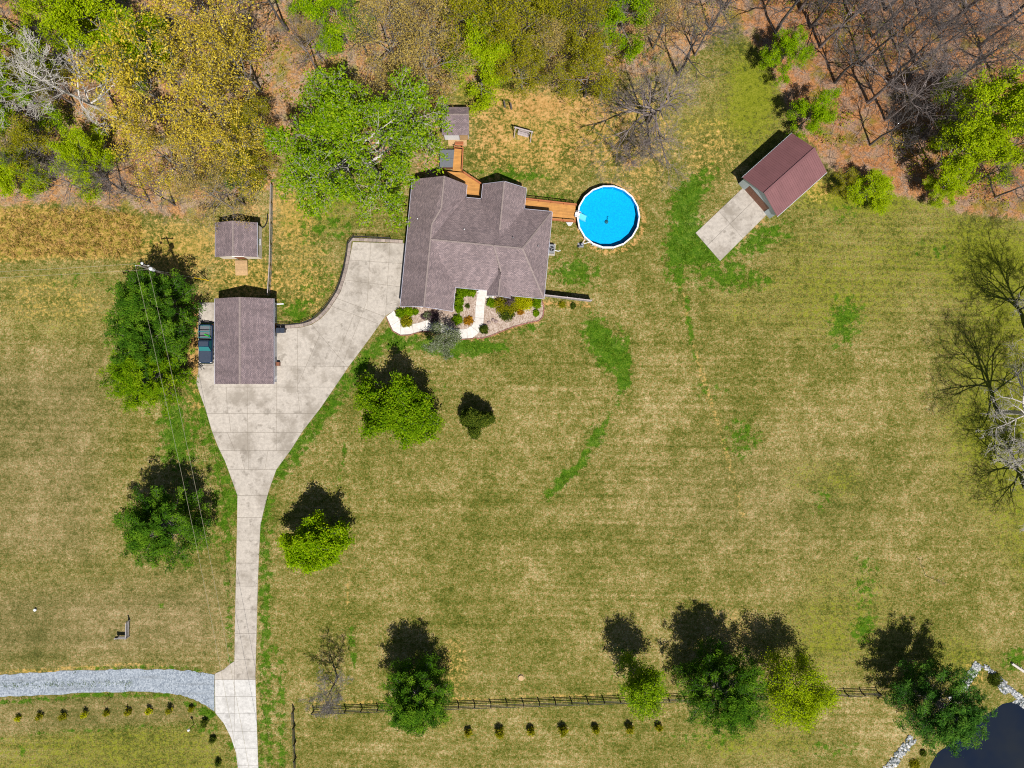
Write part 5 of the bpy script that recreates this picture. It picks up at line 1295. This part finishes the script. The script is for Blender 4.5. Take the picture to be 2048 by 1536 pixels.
# ---------------------------------------------------------------- woods
for k in range(4):
    sk_ = grow(60 + k, 16, 6.5, .36, 9, (2, 2, 2), .5, 3, .28, wob=.18, twig=.010, rk=.76)
    proto('bare%d' % k, sk_, M['bark_dark'] if k % 2 == 0 else M['bark_mauve'], None, h=16., r=6.5)
    sk2 = grow(70 + k, 15, 6.5, .25, 10, (3, 3, 3), .4, 2)
    for c, per, spd, sz in (('gold', 3, .30, .13), ('lime', 10, .32, .14), ('tan', 3, .36, .10), ('olive', 5, .34, .115), ('bright', 10, .32, .14)):
        if c == 'gold': per = 3 - k
        if k < 2: proto(c + str(k), sk2, M['bark_grey'], L[c], per, spd, sz, .9, 80 + k, 15., 6.5)
big = plant_tree('oak_tree', crown_at(716, 292, 12), grow(90, 19, 11.4, .22, 13, (3, 3, 3), .25, 3, .50, rk=.7), M['bark_pale'], L['fresh'], 'huge fresh green tree spreading over the left corner of the house', 'tree', None, 2, .30, .16, .9, 90)
plant_tree('dead_tree', P(252, 248), grow(91, 20, 7.5, .35, 9, (2, 3, 2), .35, 3, .36, wob=.2, twig=.018, lean=(-.10, 0)), M['bark_pale'], None, 'dead bone-white tree spreading its branches over the left woods', 'tree')
WOODS = [  # crown pixel, height of crown middle, height, radius, kind, label
 (190, 50, 9, 14, 6.5, 'lime0', 'lime green tree in the upper left woods, left of the golden trees'),
 (275, 105, 8, 12, 4.8, 'lime1', 'lime green tree wedged between two golden trees in the upper left woods'),
 (120, 20, 9, 13, 4.5, 'lime0', 'lime green tree cut by the top edge near the left corner'),
 (20, 110, 8, 12, 5.0, 'lime1', 'lime green tree cut by the left edge near the top corner'),
 (15, 205, 8, 12, 5.0, 'bright1', 'bright green tree at the left edge beside the dead white tree'),
 (60, 160, 6, 9, 4.0, 'olive0', 'olive tree behind the dead white tree'),
 (175, 320, 5, 8, 4.6, 'lime0', 'low yellow-green tree below the dead white tree'),
 (60, 300, 6, 9, 5.0, 'olive1', 'olive tree at the left edge of the woods below the dead white tree'),
 (40, 350, 4, 7, 4.2, 'lime1', 'low green tree in the left edge just above the straw meadow'),
 (300, 190, 12, 18, 7.4, 'gold0', 'broad golden tree right of the dead white tree'),
 (390, 35, 12, 18, 7.6, 'gold1', 'golden tree reaching the top edge, left of the leaf-littered gap'),
 (460, 110, 11, 16, 5.6, 'gold0', 'golden tree just left of the orange leaf-littered gap'),
 (420, 210, 11, 16, 7.0, 'gold1', 'golden tree in the middle of the left woods'),
 (330, 310, 9, 14, 5.6, 'gold1', 'golden tree at the front of the left woods above the straw meadow'),
 (460, 290, 9, 13, 5.6, 'gold0', 'golden tree right above the green thicket by the garden shed'),
 (415, 385, 8, 12, 5.0, 'tan0', 'half-bare golden brown tree reaching over the garden shed'),
 (490, 335, 4, 7, 4.4, 'olive0', 'dark olive tree behind the garden shed'),
 (505, 245, 6, 9, 4.0, 'olive1', 'olive tree beside the orange gap, left of the huge green tree'),
 (665, 25, 8, 12, 5.4, 'bright0', 'bright green tree at the top edge above the huge green tree'),
 (620, 80, 6, 9, 3.5, 'tan1', 'thin tan tree beside the bright green tree at the top edge'),
 (770, 60, 11, 16, 6.5, 'tan0', 'tall tan half-bare tree at the top edge right of the bright green tree'),
 (840, 130, 10, 15, 6.8, 'tan1', 'tan half-bare tree behind the little white-fronted shed'),
 (800, 190, 8, 12, 5.5, 'tan0', 'tan half-bare tree between the huge green tree and the little shed'),
 (860, 40, 10, 15, 5.8, 'tan1', 'tan half-bare tree at the top edge above the little shed'),
 (950, 40, 10, 14, 6.0, 'olive0', 'olive yellow tree at the top edge above the back lawn'),
 (1020, 70, 9, 13, 6.0, 'olive1', 'olive yellow tree right of centre in the strip of woods above the back lawn'),
 (960, 125, 7, 10, 5.2, 'lime1', 'fresh yellow-green tree at the lawn edge above the back garden swing'),
 (1045, 140, 6, 9, 4.4, 'olive0', 'olive tree at the lawn edge between the swing and the pool clearing'),
 (1110, 35, 9, 13, 5.6, 'olive0', 'olive tree at the top edge above the pool clearing'),
 (1100, 110, 7, 11, 4.6, 'tan1', 'tan tree at the edge of the pool clearing'),
 (1180, 150, 7, 11, 5.2, 'olive1', 'yellow tree with pale limbs left of the wide leafless tree'),
 (1255, 20, 8, 12, 4.8, 'bright1', 'bright green tree at the top edge above the wide leafless tree'),
 (1180, 60, 8, 12, 4.6, 'olive1', 'olive tree left of the bright green tree above the wide leafless tree'),
 (1330, 40, 8, 12, 4.6, 'tan0', 'tan half-bare tree at the top edge right of the bright green tree by the clearing'),
 (1568, 112, 3.5, 6.5, 3.3, 'bright0', 'small bright green tree at the corner of the right-hand woods'),
 (1618, 236, 3.5, 6.5, 3.4, 'bright1', 'small bright green tree just above the burgundy-roofed shed'),
 (1975, 235, 9, 14, 6.4, 'lime0', 'lime green tree at the right edge of the woods'),
 (1925, 305, 7, 11, 5.0, 'lime1', 'lime green tree in the lower right woods, left of the one at the edge'),
 (2035, 290, 8, 12, 4.6, 'lime0', 'lime green tree cut by the right edge of the picture'),
 (1745, 385, 2.6, 4.6, 3.6, 'lime1', 'low yellow-green bushy tree right of the burgundy-roofed shed'),
 (1690, 372, 2.0, 3.6, 2.4, 'olive0', 'low olive bushy tree at the back corner of the burgundy-roofed shed'),
 (1885, 375, 3.0, 5.2, 2.8, 'lime0', 'low yellow-green bushy tree at the lower edge of the right woods'),
]
g7 = random.Random(7)
for i, (px, py, zc, h, r, kind, lab) in enumerate(WOODS):
    nm = {'gold': 'golden_tree', 'lime': 'lime_green_tree', 'bright': 'green_tree', 'olive': 'olive_green_tree', 'tan': 'half_bare_tree'}[kind[:-1]]
    put_tree(kind, crown_at(px, py, zc), h, r, g7.uniform(0, 6.28), nm, lab, 'tree', 'leafy trees of the woods')
ORD = ['first', 'second', 'third', 'fourth', 'fifth', 'sixth', 'seventh', 'eighth', 'ninth', 'tenth', 'eleventh', 'twelfth', 'thirteenth', 'fourteenth', 'fifteenth', 'sixteenth', 'seventeenth', 'eighteenth', 'nineteenth', 'twentieth', 'twenty-first', 'twenty-second', 'twenty-third', 'twenty-fourth', 'twenty-fifth', 'twenty-sixth', 'twenty-seventh', 'twenty-eighth', 'twenty-ninth', 'thirtieth']
BARE_E = sorted([(1551, 64), (1600, 20), (1640, 95), (1670, 165), (1722, 128), (1735, 205), (1700, 40), (1781, 150), (1793, 96), (1770, 20), (1815, 285), (1850, 272), (1866, 185), (1895, 172), (1880, 60), (1960, 90), (1930, 20), (1990, 170), (1740, 290), (2010, 40), (1620, 55), (1745, 75), (1830, 130), (1840, 30), (1770, 240), (1935, 370), (1990, 395)])
for i, (px, py) in enumerate(BARE_E):
    small = py > 240
    put_tree('bare%d' % (i % 4), P(px, py), g7.uniform(13, 18) if not small else g7.uniform(8, 12), g7.uniform(4.5, 7.0) if not small else 4.0, g7.uniform(0, 6.28), 'bare_tree', 'leafless tree of the right-hand woods, %s from the left by its foot' % ORD[i], 'tree', 'leafless trees of the right-hand woods')
BARE_N = sorted([(576, 60), (640, 150), (790, 85), (735, 110), (905, 70), (1080, 10), (1225, 75), (1390, 110), (1355, 150), (1420, 60), (1450, 20), (1150, 120)])
for i, (px, py) in enumerate(BARE_N):
    put_tree('bare%d' % (i % 4), P(px, py), g7.uniform(12, 16), g7.uniform(4, 5.5), g7.uniform(0, 6.28), 'bare_tree', 'leafless tree along the top edge, %s from the left by its foot' % ORD[i], 'tree', 'leafless trees along the top edge')
BARE_W = sorted([(90, 350), (160, 375), (230, 370), (280, 395), (330, 400), (60, 250), (130, 200), (40, 60), (150, 110), (470, 400)])
for i, (px, py) in enumerate(BARE_W):
    put_tree('bare%d' % (i % 4), P(px + 20, py + 10), g7.uniform(7, 11), g7.uniform(3.5, 5), g7.uniform(0, 6.28), 'bare_tree', 'leafless tree of the left woods, %s from the left by its foot' % ORD[i], 'tree', 'leafless trees of the left woods')

# undergrowth: leaves and twigs nobody could count
rs = np.random.RandomState(17)
def in_woods(n, sd_max=-14):
    X = rs.uniform(-150, 2200, n); Y = rs.uniform(-160, 450, n)
    d = np.minimum(poly_sd(X, Y, WOOD_W), poly_sd(X, Y, WOOD_E)); k = d < sd_max
    return X[k], Y[k]
X, Y = in_woods(5200)
pts = np.stack([(X - 1024) / PXM, (768 - Y) / PXM, rs.uniform(.1, .9, len(X)) ** 1.5 * 1.6], -1)
dens = np.sin(pts[:, 0] * .31 + 1.7 * np.sin(pts[:, 1] * .23)) + np.sin(pts[:, 1] * .41 + pts[:, 0] * .12) + rs.normal(0, .5, len(pts)) - .5 * (X > 1480)
pts = pts[dens > .25]
um = leaves_mesh('undergrowth', pts, rs, 22, .42, .13, L['brush'], .9, .5, .5)
uo = bpy.data.objects.new('undergrowth', um); link(uo, None, (0, 0, 0)); tag(uo, 'low green and brown leafy undergrowth on the woodland floor', 'undergrowth', kind='stuff')
X, Y = in_woods(17000, -6)
b0 = np.stack([(X - 1024) / PXM, (768 - Y) / PXM, np.full(len(X), .02)], -1)
sg = []
for p in b0:
    a_ = rs.uniform(0, 6.28); l_ = rs.uniform(.4, 2.2); z = rs.uniform(.05, 1.2) if rs.rand() < .5 else .06
    sg.append((tuple(p), (p[0] + math.cos(a_) * l_, p[1] + math.sin(a_) * l_, z), rs.uniform(.012, .03), .008))
tm = tubes_mesh('brushwood', sg, L['twig'], 9)
at = tm.attributes.new('tint', 'FLOAT', 'FACE'); at.data.foreach_set('value', np.repeat(rs.uniform(0, 1, len(tm.polygons) // 3 + 1), 3)[:len(tm.polygons)].astype(np.float32))
bo = bpy.data.objects.new('brushwood', tm); link(bo, None, (0, 0, 0)); tag(bo, 'fallen sticks and thin leafless stems over the woodland floor', 'brushwood', kind='stuff')
# tall dry grass at the left
n = 900
X = rs.uniform(-60, 285, n); Y = rs.uniform(418, 514, n); k = (Y > 420 + (X > 200) * (X - 200) * .15) & (rs.rand(n) < .95); X, Y = X[k], Y[k]
pts = np.stack([(X - 1024) / PXM, (768 - Y) / PXM, rs.uniform(.1, .45, len(X))], -1)
sm = leaves_mesh('dry_grass', pts, rs, 14, .2, .22, L['straw'], .22, .2, .7)
so2 = bpy.data.objects.new('dry_grass', sm); link(so2, None, (0, 0, 0)); tag(so2, 'tussocky orange dry grass in the rough meadow at the left edge', 'grass', kind='stuff')

# ragged tufts where the lawn is lush, and weeds along the middle of the gravel lane
rg = np.random.RandomState(23)
dens = np.clip(green, 0, 1) * (np.abs(PX - 1024) < 1060) * (np.abs(PY - 768) < 800) * (litter < .3)
cand = np.argwhere(dens > .22); w_ = dens[dens > .22] ** 1.5
pick = cand[rg.choice(len(cand), 7000, p=w_ / w_.sum())]
tx = gx[pick[:, 1]] + rg.uniform(-.3, .3, len(pick)); ty = gy[pick[:, 0]] + rg.uniform(-.3, .3, len(pick))
DR = [P2(*p) for p in DRIVE]
keep = poly_sd(tx, ty, DR) > .15
for q in (WALK, PAD, BED, POND): keep &= poly_sd(tx, ty, [P2(*p) for p in q]) > .15
keep &= np.sin(tx * 1.9 + 2 * np.sin(ty * 1.3)) + np.sin(ty * 2.3 + 1.5 * np.sin(tx * 1.1)) > -.5
pts = np.stack([tx, ty, rg.uniform(.02, .07, len(tx))], -1)[keep]
lane = np.stack([rg.uniform(0, 270, 160), 1371 + rg.normal(0, 3.0, 160)], -1); lane[:, 1] -= lane[:, 0] * .02
lp_ = np.stack([(lane[:, 0] - 1024) / PXM, (768 - lane[:, 1]) / PXM, np.full(160, .05)], -1)
tm_ = leaves_mesh('grass_tufts', np.concatenate([pts, lp_]), rg, 7, .16, .10, L['turf'], .35, .9, .3)
link(bpy.data.objects.new('grass_tufts', tm_), None, (0, 0, 0)); tag(bpy.data.objects['grass_tufts'], 'lush green tufts of grass scattered through the dry lawn', 'grass', kind='stuff')

# ---------------------------------------------------------------- shrubs and saplings
def shrub(px, py, r, h, leaf, label, name='shrub', group=None, per=20, size=.09, seed=0, sx=1.0, cat='shrub'):
    g = random.Random(seed + int(px)); rs_ = np.random.RandomState(seed + int(px)); base = P(px, py); base.z = .03
    t = thing(name, base, label, cat, group); segs = []; tips = []
    for k in range(int(26 + 26 * r)):
        az = g.uniform(0, 6.283); el = math.asin(g.uniform(.05, 1)); rr = g.uniform(.72, 1.0)
        e = (r * rr * math.cos(az) * math.cos(el) * sx, r * rr * math.sin(az) * math.cos(el) / sx, h * (.12 + .86 * rr * math.sin(el)))
        segs.append(((0, 0, 0), (e[0] * .45, e[1] * .45, e[2] * .6), .02, .014)); segs.append(((e[0] * .45, e[1] * .45, e[2] * .6), e, .014, .006)); tips.append(e); tips.append((e[0] * .75, e[1] * .75, e[2] * .8))
    link(bpy.data.objects.new('stems', tubes_mesh('stems', segs, M['bark_brown'])), t, base)
    link(bpy.data.objects.new('foliage', leaves_mesh('foliage', tips, rs_, per, .16 * max(.6, r), size, leaf, .8, .5, .8)), t, base)
    return t
HG = 'clipped hedge plants by the porch'
for i, (px, py) in enumerate(((918, 617), (919, 605), (920, 593))):
    shrub(px, py, .62, .95, L['green'], 'clipped green shrub against the left wing wall, %s from the bottom of the hedge' % ORD[i], 'hedge_shrub', HG, 26)
for i, (px, py) in enumerate(((922, 584), (933, 584.5), (944, 585.5))):
    shrub(px, py, .62, .95, L['green'], 'clipped green shrub under the middle eave, %s from the left' % ORD[i], 'hedge_shrub', HG, 26)
shrub(983, 607, .68, .9, L['green'], 'round green shrub just right of the porch path', 'shrub', None, 26)
shrub(1003, 611, 1.15, 1.3, L['olive'], 'left one of the big olive shrubs filling the front right bed', 'shrub', None, 24)
shrub(1020, 612, 1.3, 1.5, L['olive'], 'big olive shrub in the middle of the front right bed', 'shrub', None, 24)
shrub(1014, 628, 1.05, .8, L['dark'], 'dark spreading shrub in front of the big olive shrubs', 'shrub', None, 22)
shrub(1035, 603, 1.1, 1.4, L['yellow'], 'bright yellow shrub against the right front wall, beside the olive shrubs', 'shrub', None, 24)
shrub(1050, 605, 1.1, 1.3, L['yellow'], 'bright yellow shrub second from the right front corner', 'shrub', None, 24)
shrub(1073, 607, .72, .95, L['green'], 'round green shrub at the right front corner of the house', 'shrub', None, 26)
shrub(1072, 627, .36, .5, L['green'], 'tiny green shrub at the rounded right end of the gravel bed', 'shrub', None, 22)
shrub(1041, 622, .5, .5, L['orange'], 'small orange shrub below the yellow ones', 'shrub', None, 14)
shrub(968, 659, .62, .9, L['dark'], 'dark green shrub in the elbow where the path meets the edging', 'shrub', None, 24)
shrub(937, 642, .62, .55, L['orange'], 'orange shrub inside the bend of the front path', 'shrub', None, 20)
shrub(915, 640, .72, .8, L['green'], 'green shrub left of the orange one inside the path bend', 'shrub', None, 24)
shrub(802, 627, .68, .8, L['green'], 'green shrub at the front left corner by the driveway', 'shrub', None, 24)
shrub(818, 624, .62, .8, L['bright'], 'green shrub second from the driveway along the left front wall', 'shrub', None, 24)
shrub(831, 624, .42, .5, L['green'], 'small green shrub third from the driveway along the left front wall', 'shrub', None, 22)
shrub(814, 644, .85, .95, L['olive'], 'olive shrub hanging over the left bend of the front path', 'shrub', None, 20)
shrub(866, 634, .9, .9, L['purple'], 'purplish half-bare shrub before the left wing gable', 'shrub', None, 10)
shrub(855, 631, .55, .8, L['blue'], 'grey-green shrub before the left wing gable', 'shrub', None, 10)
shrub(848, 633, .35, .4, L['purple'], 'tiny reddish shrub in the left front gravel', 'shrub', None, 12)
shrub(1018, 603, .95, 3.4, L['purple'], 'tall purplish twiggy shrub rising over the right front eave', 'shrub', None, 7)
shrub(935, 612, .25, .25, L['dark'], 'tiny dark plant in the gravel right of the hedge', 'shrub', None, 12, .07)
shrub(1124, 609, .38, .4, L['olive'], 'little plant below the privacy fence, left of the pair', 'shrub', None, 14)
shrub(1146, 612, .38, .4, L['dark'], 'little plant below the privacy fence, right of the pair', 'shrub', None, 14)
shrub(1988, 1357, .95, .7, L['dark'], 'dark rounded shrub on the pond bank beside the rocks', 'shrub', None, 22)
shrub(1845, 1505, .4, .4, L['dark'], 'small dark tuft on the pond bank near the lower rocks', 'shrub', None, 12)
shrub(1828, 1528, .7, .5, L['olive'], 'olive tuft on the pond bank at the bottom edge', 'shrub', None, 14)
for i, (px, py) in enumerate(((986, 640), (992, 643), (978, 645))):
    q = P(px, py); o = MB().lathe((q.x, q.y, .02), [(.2 + .08 * (i % 2), 0), (.3, .08), (.24, .2), (.08, .27)], 7).build('garden_rock', M['rock'], None, (q.x, q.y, 0)); o.scale = (1.0, .8, 1)
    tag(o, 'reddish boulder in the gravel bed, %s' % ('nearest the olive shrubs', 'lowest of the three', 'nearest the front path')[[0, 1, 2][i]], 'rock', 'boulders in the front bed')
GRP = 'saplings in rows along the bottom'
for i, (px, py) in enumerate(((39, 1436), (82, 1432), (130, 1430), (174, 1426), (216, 1425), (259, 1423), (301, 1420), (343, 1418), (385, 1416))):
    shrub(px, py - 1, .34 + .05 * ((i * 7) % 4), 1.0 + .15 * ((i * 5) % 4), L['olive'] if i % 3 else L['yellow'], 'sapling below the gravel lane, %s from the left in its row' % ORD[i], 'sapling', GRP, 7, .09, i, 1.0, 'sapling')
for i, (px, py) in enumerate(((411, 1444), (427, 1477), (438, 1523))):
    shrub(px, py, .55 if i == 0 else .42, 1.0, L['dark'], 'dark sapling in the driveway curve, %s from the top' % ORD[i], 'sapling', GRP, 9, .09, i, 1.0, 'sapling')
for i, (px, py, s_) in enumerate(((937, 1462, .9), (1000, 1461, 1.25), (1062, 1459, .95), (1126, 1458, 1.2), (1191, 1456, .9), (1258, 1454, 1.1), (1317, 1452, .85))):
    shrub(px, py, .55 * s_, 1.5 * s_, L['olive'], 'conical sapling below the paddock fence, %s from the left in its row' % ORD[i], 'sapling', GRP, 13, .09, i, 1.0, 'sapling')

# ---------------------------------------------------------------- rip-rap stones round the pond
def stones(name, label, strips, n):
    V, Fc, A = [], [], []; k = 0
    oct_ = np.array([(1, 0, 0), (.3, .9, 0), (-.8, .6, 0), (-.8, -.6, 0), (.3, -.9, 0), (.1, .05, .7)])
    of = [(0, 1, 5), (1, 2, 5), (2, 3, 5), (3, 4, 5), (4, 0, 5)]
    for (x0, y0, x1, y1, w) in strips:
        m_ = int(n * math.hypot(x1 - x0, y1 - y0) * w)
        for _ in range(m_):
            t = rs.rand(); px = x0 + (x1 - x0) * t; py = y0 + (y1 - y0) * t; L_ = math.hypot(x1 - x0, y1 - y0); o = rs.uniform(-w / 2, w / 2)
            px += -(y1 - y0) / L_ * o; py += (x1 - x0) / L_ * o; p = P(px, py); s_ = rs.uniform(.09, .24); a_ = rs.uniform(0, 6.28); c, sn = math.cos(a_), math.sin(a_)
            z = float(-1.6 * np.clip(.5 - (float(poly_sd(np.array([px]), np.array([py]), POND)[0]) + 4) / 40., 0, 1))
            v = oct_ * s_ * rs.uniform(.7, 1.2, (6, 3)); V.append(np.stack([v[:, 0] * c - v[:, 1] * sn + p.x, v[:, 0] * sn + v[:, 1] * c + p.y, v[:, 2] * 1.0 + z + .02 + rs.uniform(0, .1)], -1))
            tn = rs.rand()
            for f in of: Fc.append([i + k for i in f]); A.append(np.clip(tn + rs.normal(0, .12), 0, 1))
            k += 6
    me = np_mesh(name, np.concatenate(V), np.array(Fc), L['stone'], A)
    o = bpy.data.objects.new(name, me); link(o, None, (0, 0, 0)); return tag(o, label, 'stones', kind='stuff')
stones('riprap', 'strips of pale broken stone along the pond bank', [(1957, 1328, 1924, 1376, 17), (1966, 1330, 2010, 1368, 9), (2000, 1366, 2014, 1384, 16), (2012, 1372, 2060, 1412, 11), (2036, 1402, 2060, 1430, 16), (1826, 1476, 1770, 1545, 17), (1924, 1376, 1900, 1400, 12)], .20)
